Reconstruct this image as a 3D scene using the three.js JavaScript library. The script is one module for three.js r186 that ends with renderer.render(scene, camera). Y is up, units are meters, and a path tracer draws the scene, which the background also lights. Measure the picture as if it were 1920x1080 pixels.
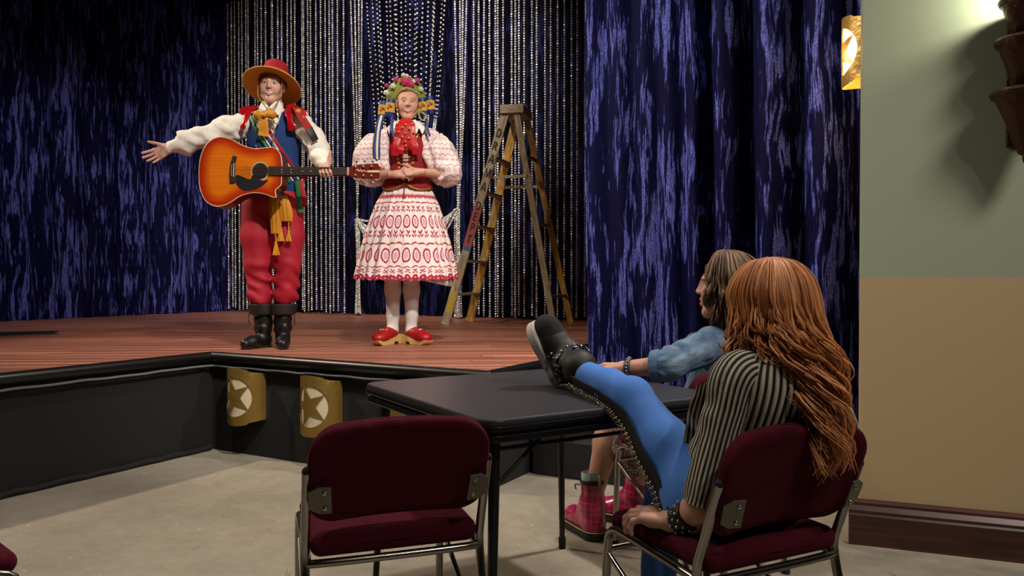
import * as THREE from 'three';
import { RoundedBoxGeometry } from 'three/addons/geometries/RoundedBoxGeometry.js';
import { mergeGeometries, mergeVertices } from 'three/addons/utils/BufferGeometryUtils.js';
import { TessellateModifier } from 'three/addons/modifiers/TessellateModifier.js';
import { FontLoader } from 'three/addons/loaders/FontLoader.js';
import { TextGeometry } from 'three/addons/geometries/TextGeometry.js';
import { RectAreaLightUniformsLib } from 'three/addons/lights/RectAreaLightUniformsLib.js';

// ------------------------------------------------------------------ camera, sky, exposure
const scene = new THREE.Scene();
scene.background = new THREE.Color(0x000000);
const renderer = new THREE.WebGLRenderer({ antialias: true });
renderer.toneMapping = THREE.LinearToneMapping;
renderer.toneMappingExposure = 1.0;
renderer.shadowMap.enabled = true;
RectAreaLightUniformsLib.init();
const camera = new THREE.PerspectiveCamera(40.86, 16 / 9, 0.05, 60);
camera.position.set(0, 1.08, 0);
camera.rotation.set(-0.0131, 0, 0);
scene.add(camera);

// ------------------------------------------------------------------ helpers
const V = (x, y, z) => new THREE.Vector3(x, y, z);
const P = (x, d, h) => new THREE.Vector3(x, h, -d);             // across, away from the audience side, up
const TH = 29.4 * Math.PI / 180, TC = Math.cos(TH), TS = Math.sin(TH);
const STAGE_H = 0.617;
const S = (u, v, h = 0) => P(-1.878 + u * TC + v * TS, 4.83 - u * TS + v * TC, h);   // stage axes: u along its front, v to the back
function rng(seed) { let a = seed >>> 0; return () => { a = (a + 0x6D2B79F5) >>> 0; let t = a; t = Math.imul(t ^ (t >>> 15), t | 1); t ^= t + Math.imul(t ^ (t >>> 7), t | 61); return ((t ^ (t >>> 14)) >>> 0) / 4294967296; }; }
const R0 = rng(7);
const clamp = (x, a = 0, b = 1) => Math.min(b, Math.max(a, x));
const mix = (a, b, t) => a + (b - a) * t;
const sstep = (a, b, x) => { const t = clamp((x - a) / (b - a)); return t * t * (3 - 2 * t); };
function hash3(x, y, z) { let h = Math.imul(x, 374761393) ^ Math.imul(y, 668265263) ^ Math.imul(z, 2147483647 ^ 0x51ed27); h = Math.imul(h ^ (h >>> 13), 1274126177); return ((h ^ (h >>> 16)) >>> 0) / 4294967296; }
function noise3(x, y, z) {
  const X = Math.floor(x), Y = Math.floor(y), Z = Math.floor(z); let fx = x - X, fy = y - Y, fz = z - Z;
  fx = fx * fx * (3 - 2 * fx); fy = fy * fy * (3 - 2 * fy); fz = fz * fz * (3 - 2 * fz);
  const L = (a, b, t) => a + (b - a) * t;
  return L(L(L(hash3(X, Y, Z), hash3(X + 1, Y, Z), fx), L(hash3(X, Y + 1, Z), hash3(X + 1, Y + 1, Z), fx), fy),
    L(L(hash3(X, Y, Z + 1), hash3(X + 1, Y, Z + 1), fx), L(hash3(X, Y + 1, Z + 1), hash3(X + 1, Y + 1, Z + 1), fx), fy), fz) * 2 - 1;
}
const fbm = (x, y, z = 0, o = 4) => { let s = 0, a = 0.5; for (let i = 0; i < o; i++) { s += a * noise3(x, y, z); x *= 2.03; y *= 2.03; z = z * 2.03 + 7.1; a *= 0.5; } return s; };
// tiling noise for textures: period px,py in lattice cells
function tnoise(x, y, px, py, s) {
  const X = Math.floor(x), Y = Math.floor(y); let fx = x - X, fy = y - Y; fx = fx * fx * (3 - 2 * fx); fy = fy * fy * (3 - 2 * fy);
  const m = (a, b) => ((a % b) + b) % b; const h = (a, b) => hash3(m(a, px), m(b, py), s);
  return mix(mix(h(X, Y), h(X + 1, Y), fx), mix(h(X, Y + 1), h(X + 1, Y + 1), fx), fy) * 2 - 1;
}
const tfbm = (u, v, px, py, s, o = 4) => { let r = 0, a = 0.5; for (let i = 0; i < o; i++) { r += a * tnoise(u * px, v * py, px, py, s + i * 17); px *= 2; py *= 2; a *= 0.5; } return r; };
function dataTex(w, h, fn, srgb = true, rep = [1, 1]) {
  const d = new Uint8Array(w * h * 4);
  for (let y = 0; y < h; y++) for (let x = 0; x < w; x++) {
    const c = fn(x / w, y / h), i = (y * w + x) * 4;
    if (typeof c === 'number') { d[i] = d[i + 1] = d[i + 2] = clamp(c) * 255; } else { d[i] = clamp(c[0] / 255) * 255; d[i + 1] = clamp(c[1] / 255) * 255; d[i + 2] = clamp(c[2] / 255) * 255; }
    d[i + 3] = 255;
  }
  const t = new THREE.DataTexture(d, w, h, THREE.RGBAFormat); t.wrapS = t.wrapT = THREE.RepeatWrapping; t.magFilter = THREE.LinearFilter; t.minFilter = THREE.LinearMipmapLinearFilter; t.generateMipmaps = true;
  if (srgb) t.colorSpace = THREE.SRGBColorSpace; t.repeat.set(rep[0], rep[1]); t.needsUpdate = true; return t;
}
function canvasTex(w, h, draw, rep = [1, 1]) {
  const c = document.createElement('canvas'); c.width = w; c.height = h; draw(c.getContext('2d'), w, h);
  const t = new THREE.CanvasTexture(c); t.wrapS = t.wrapT = THREE.RepeatWrapping; t.colorSpace = THREE.SRGBColorSpace; t.repeat.set(rep[0], rep[1]); return t;
}
const mat = (color, roughness = 0.8, o = {}) => new THREE.MeshPhysicalMaterial({ color, roughness, side: THREE.DoubleSide, ...o });
const lerp3 = (a, b, t) => [mix(a[0], b[0], t), mix(a[1], b[1], t), mix(a[2], b[2], t)];

// --- naming
const taken = {};
function numbered(n) { const k = taken[n] = (taken[n] ?? -1) + 1; return k ? `${n}_${String(k).padStart(3, '0')}` : n; }
function thing(name, label, category, pos = V(0, 0, 0), turn = 0, group) {
  const o = new THREE.Group(); o.name = numbered(name); o.position.copy(pos); o.rotation.y = turn; o.userData = { label, category }; if (group) o.userData.group = group; scene.add(o); return o;
}
function struct(name, geo, m, label, category) { const o = geo ? new THREE.Mesh(geo, m) : new THREE.Group(); o.name = name; o.userData = { kind: 'structure' }; if (label) o.userData.label = label; if (category) o.userData.category = category; scene.add(o); return o; }
function part(name, geo, m, parent, label) { const o = new THREE.Mesh(geo, m); o.name = name; if (label) o.userData.label = label; parent.add(o); return o; }
// geometry given in world coordinates, put under an unturned thing (or its part)
function wpart(name, geo, m, parent, label) { let b = parent; while (b.parent && b.parent !== scene) b = b.parent; geo.translate(-b.position.x, -b.position.y, -b.position.z); return part(name, geo, m, parent, label); }

// --- geometry
function norm(g) { let k = g.index ? g.toNonIndexed() : g; for (const a of Object.keys(k.attributes)) if (!['position', 'normal', 'uv'].includes(a)) k.deleteAttribute(a); if (!k.attributes.normal) k.computeVertexNormals(); if (!k.attributes.uv) k.setAttribute('uv', new THREE.Float32BufferAttribute(new Float32Array(k.attributes.position.count * 2), 2)); return k; }
const merge = (...gs) => mergeGeometries(gs.flat().map(norm));
function box(w, h, d, x = 0, y = 0, z = 0, r = 0) { const g = r ? new RoundedBoxGeometry(w, h, d, 2, r) : new THREE.BoxGeometry(w, h, d); g.translate(x, y, z); return g; }
function bar(a, b, r1, r2 = r1, seg = 12) {
  const d = b.clone().sub(a), L = d.length(); const g = new THREE.CylinderGeometry(r2, r1, L, seg, 1); g.translate(0, L / 2, 0);
  g.applyQuaternion(new THREE.Quaternion().setFromUnitVectors(V(0, 1, 0), d.normalize())); g.translate(a.x, a.y, a.z); return g;
}
// rectangular bar between two points; hint fixes the direction of its width
function plank(a, b, w, t, hint, bev = 0.003) {
  const d = b.clone().sub(a), L = d.length(); d.normalize(); const zx = d.clone().cross(hint).normalize(), xx = zx.clone().cross(d).negate().normalize();
  const g = bev ? new RoundedBoxGeometry(w, L, t, 1, bev) : new THREE.BoxGeometry(w, L, t); const m = new THREE.Matrix4().makeBasis(xx, d, xx.clone().cross(d)); g.applyMatrix4(m); const c = a.clone().add(b).multiplyScalar(0.5); g.translate(c.x, c.y, c.z); return g;
}
function tube(pts, r, seg = 24, rad = 8, closed = false) { return new THREE.TubeGeometry(new THREE.CatmullRomCurve3(pts, closed, 'centripetal'), seg, r, rad, closed); }
function sphere(p, r, a = 10, b = 8, s = [1, 1, 1]) { const g = new THREE.SphereGeometry(r, a, b); g.scale(...s); g.translate(p.x, p.y, p.z); return g; }
function lathe(pts, seg = 32) { return new THREE.LatheGeometry(pts.map(p => new THREE.Vector2(p[0], p[1])), seg); }
function grid(nu, nv, fn, closedU = false) {
  const pos = [], uv = [], idx = [];
  for (let j = 0; j <= nv; j++) for (let i = 0; i <= nu; i++) { const r = fn(i / nu, j / nv); pos.push(r[0], r[1], r[2]); uv.push(r[3] ?? i / nu, r[4] ?? j / nv); }
  const w = nu + 1; for (let j = 0; j < nv; j++) for (let i = 0; i < nu; i++) { const a = j * w + i, b = a + 1, c = a + w, d = c + 1; idx.push(a, b, d, a, d, c); }
  const g = new THREE.BufferGeometry(); g.setAttribute('position', new THREE.Float32BufferAttribute(pos, 3)); g.setAttribute('uv', new THREE.Float32BufferAttribute(uv, 2)); g.setIndex(idx); g.computeVertexNormals();
  if (closedU) { const n = g.attributes.normal; for (let j = 0; j <= nv; j++) { const a = j * w, b = a + nu; const x = n.getX(a) + n.getX(b), y = n.getY(a) + n.getY(b), z = n.getZ(a) + n.getZ(b), l = Math.hypot(x, y, z) || 1; n.setXYZ(a, x / l, y / l, z / l); n.setXYZ(b, x / l, y / l, z / l); } }
  return g;
}
// tube of elliptical rings along a path: rings [{p, a, b}], ref = direction of the a axis; wr(phi, t) scales the radius
function loft(rings, ref, o = {}) {
  const n = rings.length, nu = o.nu ?? 40, nv = o.nv ?? n * 6, curve = new THREE.CatmullRomCurve3(rings.map(r => r.p), false, 'centripetal');
  const at = (k, t) => { const x = t * (n - 1), i = Math.min(n - 2, Math.floor(x)), f = x - i, g = k2 => rings[clamp(k2, 0, n - 1)][k]; const p0 = g(i - 1), p1 = g(i), p2 = g(i + 1), p3 = g(i + 2); return 0.5 * ((2 * p1) + (-p0 + p2) * f + (2 * p0 - 5 * p1 + 4 * p2 - p3) * f * f + (-p0 + 3 * p1 - 3 * p2 + p3) * f * f * f); };
  const fr = []; let len = 0, last = null;
  for (let j = 0; j <= nv; j++) { const t = j / nv, p = curve.getPoint(t), tg = curve.getTangent(t); const e2 = tg.clone().cross(ref).normalize(), e1 = e2.clone().cross(tg).normalize(); if (last) len += p.distanceTo(last); last = p; fr.push({ p, e1, e2, a: at('a', t), b: at('b', t), len, t }); }
  const us = o.us ?? 1, vs = o.vs ?? 1;
  return grid(nu, nv, (s, t) => { const f = fr[Math.round(t * nv)], ph = s * Math.PI * 2; const w = o.wr ? o.wr(ph, t) : 1; const c = Math.cos(ph) * f.a * w, d = Math.sin(ph) * f.b * w; return [f.p.x + f.e1.x * c + f.e2.x * d, f.p.y + f.e1.y * c + f.e2.y * d, f.p.z + f.e1.z * c + f.e2.z * d, s * us, f.len * vs]; }, true);
}
// flat strip of cloth with thickness along a path; nrm = outward direction
function ribbon(pts, w, nrm, th = 0.003, seg = 24, wfn, us = 1) {
  const c = new THREE.CatmullRomCurve3(pts, false, 'centripetal'), L = c.getLength(); const fs = [];
  for (let j = 0; j <= seg; j++) { const t = j / seg, p = c.getPoint(t), tg = c.getTangent(t), sd = tg.clone().cross(nrm).normalize(), nn = sd.clone().cross(tg).normalize(); fs.push({ p, sd, nn, w: (wfn ? wfn(t) : 1) * w / 2 }); }
  const q = [[-1, -1], [-0.5, -1.15], [0, -1.2], [0.5, -1.15], [1, -1], [1, 1], [0.5, 1.15], [0, 1.2], [-0.5, 1.15], [-1, 1], [-1, -1]];
  const us2 = [0, .25, .5, .75, 1, 1, .75, .5, .25, 0, 0];
  return grid(10, seg, (s, t) => { const f = fs[Math.round(t * seg)], k = q[Math.round(s * 10)]; const a = k[0] * f.w, b = k[1] * th / 2; return [f.p.x + f.sd.x * a + f.nn.x * b, f.p.y + f.sd.y * a + f.nn.y * b, f.p.z + f.sd.z * a + f.nn.z * b, us2[Math.round(s * 10)] * us, t * L]; });
}
function shapeFrom(pts) { const s = new THREE.Shape(); pts.forEach((p, i) => i ? s.lineTo(p[0], p[1]) : s.moveTo(p[0], p[1])); s.closePath(); return s; }
function extr(shape, depth, bev = 0, o = {}) { return new THREE.ExtrudeGeometry(shape, { depth, bevelEnabled: bev > 0, bevelThickness: bev, bevelSize: bev, bevelSegments: 2, curveSegments: 12, ...o }); }
function rrect(w, h, r) { const s = new THREE.Shape(), x = -w / 2, y = -h / 2; s.moveTo(x + r, y); s.lineTo(x + w - r, y); s.absarc(x + w - r, y + r, r, -Math.PI / 2, 0); s.lineTo(x + w, y + h - r); s.absarc(x + w - r, y + h - r, r, 0, Math.PI / 2); s.lineTo(x + r, y + h); s.absarc(x + r, y + h - r, r, Math.PI / 2, Math.PI); s.lineTo(x, y + r); s.absarc(x + r, y + r, r, Math.PI, 1.5 * Math.PI); return s; }

function flip(g) { const k = g.index ? g.toNonIndexed() : g, p = k.attributes.position, uv = k.attributes.uv; for (let i = 0; i < p.count; i += 3) { const a = [p.getX(i), p.getY(i), p.getZ(i)], u = [uv.getX(i), uv.getY(i)]; p.setXYZ(i, p.getX(i + 2), p.getY(i + 2), p.getZ(i + 2)); p.setXYZ(i + 2, ...a); uv.setXY(i, uv.getX(i + 2), uv.getY(i + 2)); uv.setXY(i + 2, ...u); } k.computeVertexNormals(); return k; }
// --- distance fields for bodies
const cap = (a, b, r1, r2 = r1, k = 0.03) => { const bx = b.x - a.x, by = b.y - a.y, bz = b.z - a.z, L2 = bx * bx + by * by + bz * bz || 1e-9; const c = [(a.x + b.x) / 2, (a.y + b.y) / 2, (a.z + b.z) / 2], R = Math.sqrt(L2) / 2 + Math.max(r1, r2);
  return { k, c, R, f(x, y, z) { const px = x - a.x, py = y - a.y, pz = z - a.z; let t = (px * bx + py * by + pz * bz) / L2; t = t < 0 ? 0 : t > 1 ? 1 : t; const dx = px - bx * t, dy = py - by * t, dz = pz - bz * t; return Math.sqrt(dx * dx + dy * dy + dz * dz) - r1 - (r2 - r1) * t; } }; };
function ell(c, r, k = 0.03, q) { const iq = q ? q.clone().invert() : null, v = V(0, 0, 0); return { k, c: [c.x, c.y, c.z], R: Math.max(...r), f(x, y, z) { let a = x - c.x, b = y - c.y, d = z - c.z; if (iq) { v.set(a, b, d).applyQuaternion(iq); a = v.x; b = v.y; d = v.z; } const k0 = Math.hypot(a / r[0], b / r[1], d / r[2]), k1 = Math.hypot(a / r[0] / r[0], b / r[1] / r[1], d / r[2] / r[2]) || 1e-6; return k0 * (k0 - 1) / k1; } }; }
const sub = p => ({ ...p, op: -1 });
function chain(pts, rs, k = 0.03) { const o = []; for (let i = 0; i < pts.length - 1; i++) o.push(cap(pts[i], pts[i + 1], rs[i], rs[i + 1], k)); return o; }
function field(prims, warp) {
  return (x, y, z) => { let d = 1e3; for (let i = 0; i < prims.length; i++) { const p = prims[i]; const q = p.c, ds = Math.sqrt((x - q[0]) ** 2 + (y - q[1]) ** 2 + (z - q[2]) ** 2) - p.R; if (p.op === -1) { if (ds > -d + p.k && ds > p.k) continue; const e = -p.f(x, y, z), h = Math.max(p.k - Math.abs(d - e), 0) / p.k; d = Math.max(d, e) + h * h * p.k / 4; } else { if (ds > d + p.k) continue; const e = p.f(x, y, z), h = Math.max(p.k - Math.abs(d - e), 0) / p.k; d = Math.min(d, e) - h * h * p.k / 4; } } return warp ? warp(x, y, z, d) : d; };
}
function bounds(prims, m = 0.02) { const b = [1e9, 1e9, 1e9, -1e9, -1e9, -1e9]; for (const p of prims) if (p.op !== -1) for (let i = 0; i < 3; i++) { b[i] = Math.min(b[i], p.c[i] - p.R - m); b[i + 3] = Math.max(b[i + 3], p.c[i] + p.R + m); } return b; }
function nets(f, b, h, col, uvf) {
  const nx = Math.ceil((b[3] - b[0]) / h) + 1, ny = Math.ceil((b[4] - b[1]) / h) + 1, nz = Math.ceil((b[5] - b[2]) / h) + 1;
  const F = new Float32Array(nx * ny * nz); let q = 0;
  // coarse skipping: a sample far from the surface lets the next ones along x be skipped
  for (let k = 0; k < nz; k++) for (let j = 0; j < ny; j++) { let i = 0; while (i < nx) { const d = f(b[0] + i * h, b[1] + j * h, b[2] + k * h); const n = Math.max(1, Math.min(nx - i, Math.floor((Math.abs(d) - 2.5 * h) / h * 0.6))); for (let s = 0; s < n; s++) F[q++] = d; i += n; } }
  const id = new Int32Array(nx * ny * nz).fill(-1), pos = [], idx = [], cc = [], uv = []; const I = (i, j, k) => (k * ny + j) * nx + i;
  const C = [[0, 0, 0], [1, 0, 0], [0, 1, 0], [1, 1, 0], [0, 0, 1], [1, 0, 1], [0, 1, 1], [1, 1, 1]], E = [[0, 1], [2, 3], [4, 5], [6, 7], [0, 2], [1, 3], [4, 6], [5, 7], [0, 4], [1, 5], [2, 6], [3, 7]];
  for (let k = 0; k < nz - 1; k++) for (let j = 0; j < ny - 1; j++) for (let i = 0; i < nx - 1; i++) {
    let m = 0; const v = []; for (let c = 0; c < 8; c++) { const w = F[I(i + C[c][0], j + C[c][1], k + C[c][2])]; v.push(w); if (w < 0) m++; } if (m === 0 || m === 8) continue;
    let sx = 0, sy = 0, sz = 0, n = 0; for (const [a, e] of E) { if ((v[a] < 0) === (v[e] < 0)) continue; const t = v[a] / (v[a] - v[e]); sx += mix(C[a][0], C[e][0], t); sy += mix(C[a][1], C[e][1], t); sz += mix(C[a][2], C[e][2], t); n++; }
    const x = b[0] + (i + sx / n) * h, y = b[1] + (j + sy / n) * h, z = b[2] + (k + sz / n) * h; id[I(i, j, k)] = pos.length / 3; pos.push(x, y, z); const u = uvf ? uvf(x, y, z) : [x + z * 0.6, y]; uv.push(u[0], u[1]); if (col) { const c = col(x, y, z); cc.push(c[0], c[1], c[2]); }
  }
  for (let k = 1; k < nz - 1; k++) for (let j = 1; j < ny - 1; j++) for (let i = 1; i < nx - 1; i++) {
    const s = F[I(i, j, k)] < 0; const quad = (a, b2, c, d, fl) => { if (a < 0 || b2 < 0 || c < 0 || d < 0) return; fl ? idx.push(a, b2, c, a, c, d) : idx.push(a, c, b2, a, d, c); };
    if (s !== (F[I(i + 1, j, k)] < 0)) quad(id[I(i, j - 1, k - 1)], id[I(i, j, k - 1)], id[I(i, j, k)], id[I(i, j - 1, k)], s);
    if (s !== (F[I(i, j + 1, k)] < 0)) quad(id[I(i - 1, j, k - 1)], id[I(i - 1, j, k)], id[I(i, j, k)], id[I(i, j, k - 1)], s);
    if (s !== (F[I(i, j, k + 1)] < 0)) quad(id[I(i - 1, j - 1, k)], id[I(i, j - 1, k)], id[I(i, j, k)], id[I(i - 1, j, k)], s);
  }
  const g = new THREE.BufferGeometry(); g.setAttribute('position', new THREE.Float32BufferAttribute(pos, 3)); g.setAttribute('uv', new THREE.Float32BufferAttribute(uv, 2)); if (col) g.setAttribute('color', new THREE.Float32BufferAttribute(cc, 3)); g.setIndex(idx); g.computeVertexNormals(); return g;
}
const sdf = (prims, h, o = {}) => nets(field(prims, o.warp), o.b ?? bounds(prims, o.m ?? 0.02), h, o.col, o.uv);
const mergeC = gs => mergeGeometries(gs.map(g => g.index ? g.toNonIndexed() : g));

// --- hands: wrist, f finger direction, n palm normal (fingers curl that way), s towards the thumb
function handPrims(w, f, n, s, o = {}) {
  const z = o.size ?? 1, out = [], off = [0.031, 0.011, -0.010, -0.029], Lf = [0.070, 0.078, 0.072, 0.057], kl = [0.086, 0.09, 0.085, 0.077], curl = o.curl ?? [0.25, 0.25, 0.25, 0.25], spl = o.splay ?? 1.2;
  f = f.clone().normalize(); n = n.clone().sub(f.clone().multiplyScalar(n.dot(f))).normalize(); s = s.clone().sub(f.clone().multiplyScalar(s.dot(f))).sub(n.clone().multiplyScalar(s.dot(n))).normalize();
  const at = (a, b, c) => w.clone().addScaledVector(f, a * z).addScaledVector(s, b * z).addScaledVector(n, c * z);
  const kn = off.map((q, i) => at(kl[i], q, 0));
  off.forEach((q, i) => out.push(cap(at(0.005, q * 0.55, 0), kn[i], 0.014 * z, 0.0115 * z, 0.016)));
  out.push(cap(at(0.02, 0.012, 0.008), at(0.06, -0.02, 0.006), 0.014 * z, 0.012 * z, 0.014));
  out.push(cap(at(-0.04, 0, 0), at(0.012, 0, 0), 0.026 * z, 0.024 * z, 0.02));
  off.forEach((q, i) => { let p = kn[i].clone(), ang = 0; const c = Array.isArray(curl[i]) ? curl[i] : [curl[i], curl[i], curl[i] * 0.8]; [0.44, 0.31, 0.25].forEach((fr, j) => { ang += c[j]; const d = f.clone().addScaledVector(s, q * spl * 4).normalize().multiplyScalar(Math.cos(ang)).addScaledVector(n, Math.sin(ang)); const e = p.clone().addScaledVector(d, Lf[i] * fr * z); const r = [0.0096, 0.0088, 0.008, 0.007]; const fat = (o.fat ?? 1) * (i === 3 ? 0.87 : 1); out.push(cap(p, e, r[j] * z * fat, r[j + 1] * z * fat, 0.004)); p = e; }); });
  const td = (o.thumb ?? at(0, 0, 0).sub(w).addScaledVector(f, 0.6).addScaledVector(s, 0.8)).clone().normalize(); const tb = at(0.022, 0.024, 0.006), t1 = tb.clone().addScaledVector(td, 0.04 * z), td2 = td.clone().addScaledVector(o.thumb2 ?? f, 0.5).normalize(), t2 = t1.clone().addScaledVector(td2, 0.03 * z), t3 = t2.clone().addScaledVector(td2, 0.022 * z);
  out.push(cap(tb, t1, 0.014 * z, 0.0105 * z, 0.012), cap(t1, t2, 0.0105 * z, 0.0095 * z, 0.004), cap(t2, t3, 0.0095 * z, 0.008 * z, 0.004));
  return out;
}
// --- heads, in their own frame: z forward, y up, centre of the skull at 0; about 0.235 tall
function headGeo(o) {
  const p = [ell(V(0, 0.03, -0.018), [0.076, 0.088, 0.096], 0.03), ell(V(0, -0.022, 0.024), [0.063, 0.084, 0.066], 0.04)];
  for (const s of [-1, 1]) p.push(cap(V(s * 0.046, -0.06, 0.015), V(s * 0.012, -0.102, 0.062), 0.022, 0.018, 0.03), ell(V(s * 0.041, -0.022, 0.062), [0.022, 0.018, 0.018], 0.025), ell(V(s * 0.037, -0.044, 0.066), [0.016, 0.016, 0.013], 0.02));
  p.push(cap(V(-0.034, 0.024, 0.078), V(0.034, 0.024, 0.078), 0.010, 0.010, 0.02));
  for (const s of [-1, 1]) p.push(sub(ell(V(s * 0.031, 0.006, 0.105), [0.017, 0.011, 0.018], 0.012)), ell(V(s * 0.031, 0.006, 0.0775), [0.014, 0.010, 0.011], 0.003));
  p.push(cap(V(0, 0.016, 0.085), V(0, -0.02, 0.101), 0.0075, 0.0105, 0.014), ell(V(-0.0105, -0.0235, 0.093), [0.0085, 0.007, 0.010], 0.006), ell(V(0.0105, -0.0235, 0.093), [0.0085, 0.007, 0.010], 0.006));
  for (const s of [-1, 1]) p.push(cap(V(s * 0.028, -0.047, 0.074), V(0, -0.0505, 0.0885), 0.0045, 0.006, 0.008), cap(V(s * 0.026, -0.055, 0.074), V(0, -0.0695, 0.086), 0.005, 0.0068, 0.008));
  for (const s of [-1, 1]) p.push(ell(V(s * 0.079, -0.006, -0.008), [0.010, 0.031, 0.019], 0.008), sub(ell(V(s * 0.092, -0.004, -0.004), [0.008, 0.02, 0.011], 0.005)));
  const sk = o.skin, col = (x, y, z) => {
    if (z < 0.03) return sk;
    const ax = Math.abs(x), ex = (ax - 0.031) / 0.015, ey = (y - 0.006 + 0.0018 * ex * ex) / (o.eye ?? 0.0062);
    if (z > 0.055 && ex * ex + ey * ey < 1) { const ir = Math.hypot(ax - 0.031, (y - 0.006)); if (ey > 0.42) return [0.035, 0.02, 0.014]; return ir < 0.0062 ? [0.06, 0.045, 0.035] : [0.55, 0.5, 0.47]; }
    const by = y - 0.0285 + 9 * (ax - 0.03) * (ax - 0.03); if (z > 0.05 && ax > 0.012 && ax < 0.05 && Math.abs(by) < 0.0042) return o.brow;
    const my = y + 0.0585 - 9 * x * x, ix = x / 0.028, iq = Math.sqrt(Math.max(0, 1 - ix * ix)); if (!o.closed && z > 0.055 && Math.abs(x) < 0.028 && Math.abs(my) < 0.0068 * iq) return my < -0.0042 * iq ? [0.2, 0.05, 0.045] : [0.82, 0.78, 0.72];
    const lx = x / (o.closed ? 0.024 : 0.034), ly = my / 0.0128; if (z > 0.055 && lx * lx + ly * ly < 1) return o.lip;
    const ch = Math.exp(-(((ax - 0.042) / 0.018) ** 2 + ((y + 0.03) / 0.02) ** 2)); return lerp3(sk, o.cheek ?? [sk[0], sk[1] * 0.78, sk[2] * 0.78], ch * 0.5);
  };
  const f = field(p); return nets(f, [-0.105, -0.135, -0.13, 0.105, 0.135, 0.135], o.cell ?? 0.0025, col);
}
function place(g, pos, yaw = 0, pitch = 0, roll = 0, s = 1) { g.applyMatrix4(new THREE.Matrix4().compose(pos, new THREE.Quaternion().setFromEuler(new THREE.Euler(pitch, yaw, roll, 'YXZ')), V(s, s, s))); return g; }
const tint = (g, c) => { const n = g.attributes.position.count, a = new Float32Array(n * 3); for (let i = 0; i < n; i++) a.set(c, i * 3); g.setAttribute('color', new THREE.BufferAttribute(a, 3)); return g; };
// split each guide into finer strands that keep together
function strands(list, k, sp, seed) { const r = rng(seed), out = []; for (const l of list) for (let i = 0; i < k; i++) { const o = V(r() - 0.5, r() - 0.5, r() - 0.5).multiplyScalar(sp), o2 = V(r() - 0.5, r() - 0.5, r() - 0.5).multiplyScalar(sp * 1.6), n = l.pts.length - 1; out.push({ pts: l.pts.map((p, j) => p.clone().addScaledVector(o, j ? 1 : 0.3).addScaledVector(o2, (j / n) ** 2)), r: l.r * (0.4 + 0.25 * r()), seg: l.seg }); } return out; }
// strands of hair: each lock a tapered tube along a path, all merged; col(i) linear
function locks(list, col) {
  const gs = []; list.forEach((l, i) => { const c = new THREE.CatmullRomCurve3(l.pts, false, 'centripetal'), n = l.seg ?? 18, rd = 5; const fr = c.computeFrenetFrames(n, false); const pos = [], cc = [], idx = [], uv = []; const base = col(i);
    for (let j = 0; j <= n; j++) { const t = j / n, p = c.getPoint(t), r = l.r * (0.35 + 0.65 * Math.sin(Math.min(1, t * 3) * Math.PI / 2)) * (1 - 0.85 * Math.pow(t, 4)); for (let k = 0; k <= rd; k++) { const a = k / rd * Math.PI * 2, x = Math.cos(a) * r, y = Math.sin(a) * r * 0.6; const q = p.clone().addScaledVector(fr.normals[j], x).addScaledVector(fr.binormals[j], y); pos.push(q.x, q.y, q.z); uv.push(k / rd, t); cc.push(base[0], base[1], base[2]); } }
    const w = rd + 1; for (let j = 0; j < n; j++) for (let k = 0; k < rd; k++) { const a = j * w + k; idx.push(a, a + 1, a + w + 1, a, a + w + 1, a + w); }
    const g = new THREE.BufferGeometry(); g.setAttribute('position', new THREE.Float32BufferAttribute(pos, 3)); g.setAttribute('uv', new THREE.Float32BufferAttribute(uv, 2)); g.setAttribute('color', new THREE.Float32BufferAttribute(cc, 3)); g.setIndex(idx); g.computeVertexNormals(); gs.push(g); });
  return mergeC(gs);
}

// lamp strengths (candela; soft box in nits)
const LI = { left: 68, front: 78, aud: 44, floor: 17, rear: 18, wall: 40, curt: 54, lcurt: 46, bead: 100, soft: 1.2, sconce: 0.4, uplight: 0.8 };

// ------------------------------------------------------------------ unseen lamps of the hall (hung above the frame), some added as washes
const lampBody = mat(0x111111, 0.6), lampLens = c => new THREE.MeshStandardMaterial({ color: 0x222222, emissive: c, emissiveIntensity: 1.5 });
function stageLight(label, pos, target, color, cd, angle, pen = 0.6, soft = 6) {
  const t = thing('stage_light', label, 'stage light', pos, 0, 'stage lights hung from the ceiling'); const d = target.clone().sub(pos).normalize(); const q = new THREE.Quaternion().setFromUnitVectors(V(0, -1, 0), d);
  const can = lathe([[0.02, 0.34], [0.07, 0.33], [0.085, 0.26], [0.085, 0.06], [0.1, 0.05], [0.1, 0], [0.092, 0], [0.092, 0.03]], 20); can.applyQuaternion(q); part('housing', can, lampBody, t);
  const lens = new THREE.CylinderGeometry(0.088, 0.088, 0.008, 20); lens.translate(0, 0.03, 0); lens.applyQuaternion(q); part('lens', lens, lampLens(color), t);
  const c = V(0, 0.17, 0).applyQuaternion(q); part('yoke', merge(bar(c.clone().add(V(-0.1, 0, 0)), V(c.x - 0.1, c.y + 0.22, c.z), 0.008), bar(c.clone().add(V(0.1, 0, 0)), V(c.x + 0.1, c.y + 0.22, c.z), 0.008), bar(V(c.x - 0.1, c.y + 0.22, c.z), V(c.x + 0.1, c.y + 0.22, c.z), 0.008), bar(c.clone().add(V(-0.1, 0, 0)), c.clone().add(V(0.1, 0, 0)), 0.006)), lampBody, t);
  part('hanging_rod', bar(V(c.x, c.y + 0.22, c.z), V(c.x, 6.0 - pos.y, c.z), 0.012), lampBody, t);
  const L = new THREE.SpotLight(color, cd, 0, angle, pen, 2); L.position.copy(d).multiplyScalar(0.02); L.target.position.copy(target).sub(pos); L.shadow.radius = soft; L.castShadow = true; L.name = 'beam'; t.add(L, L.target); L.target.name = 'aim'; return t;
}
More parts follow.
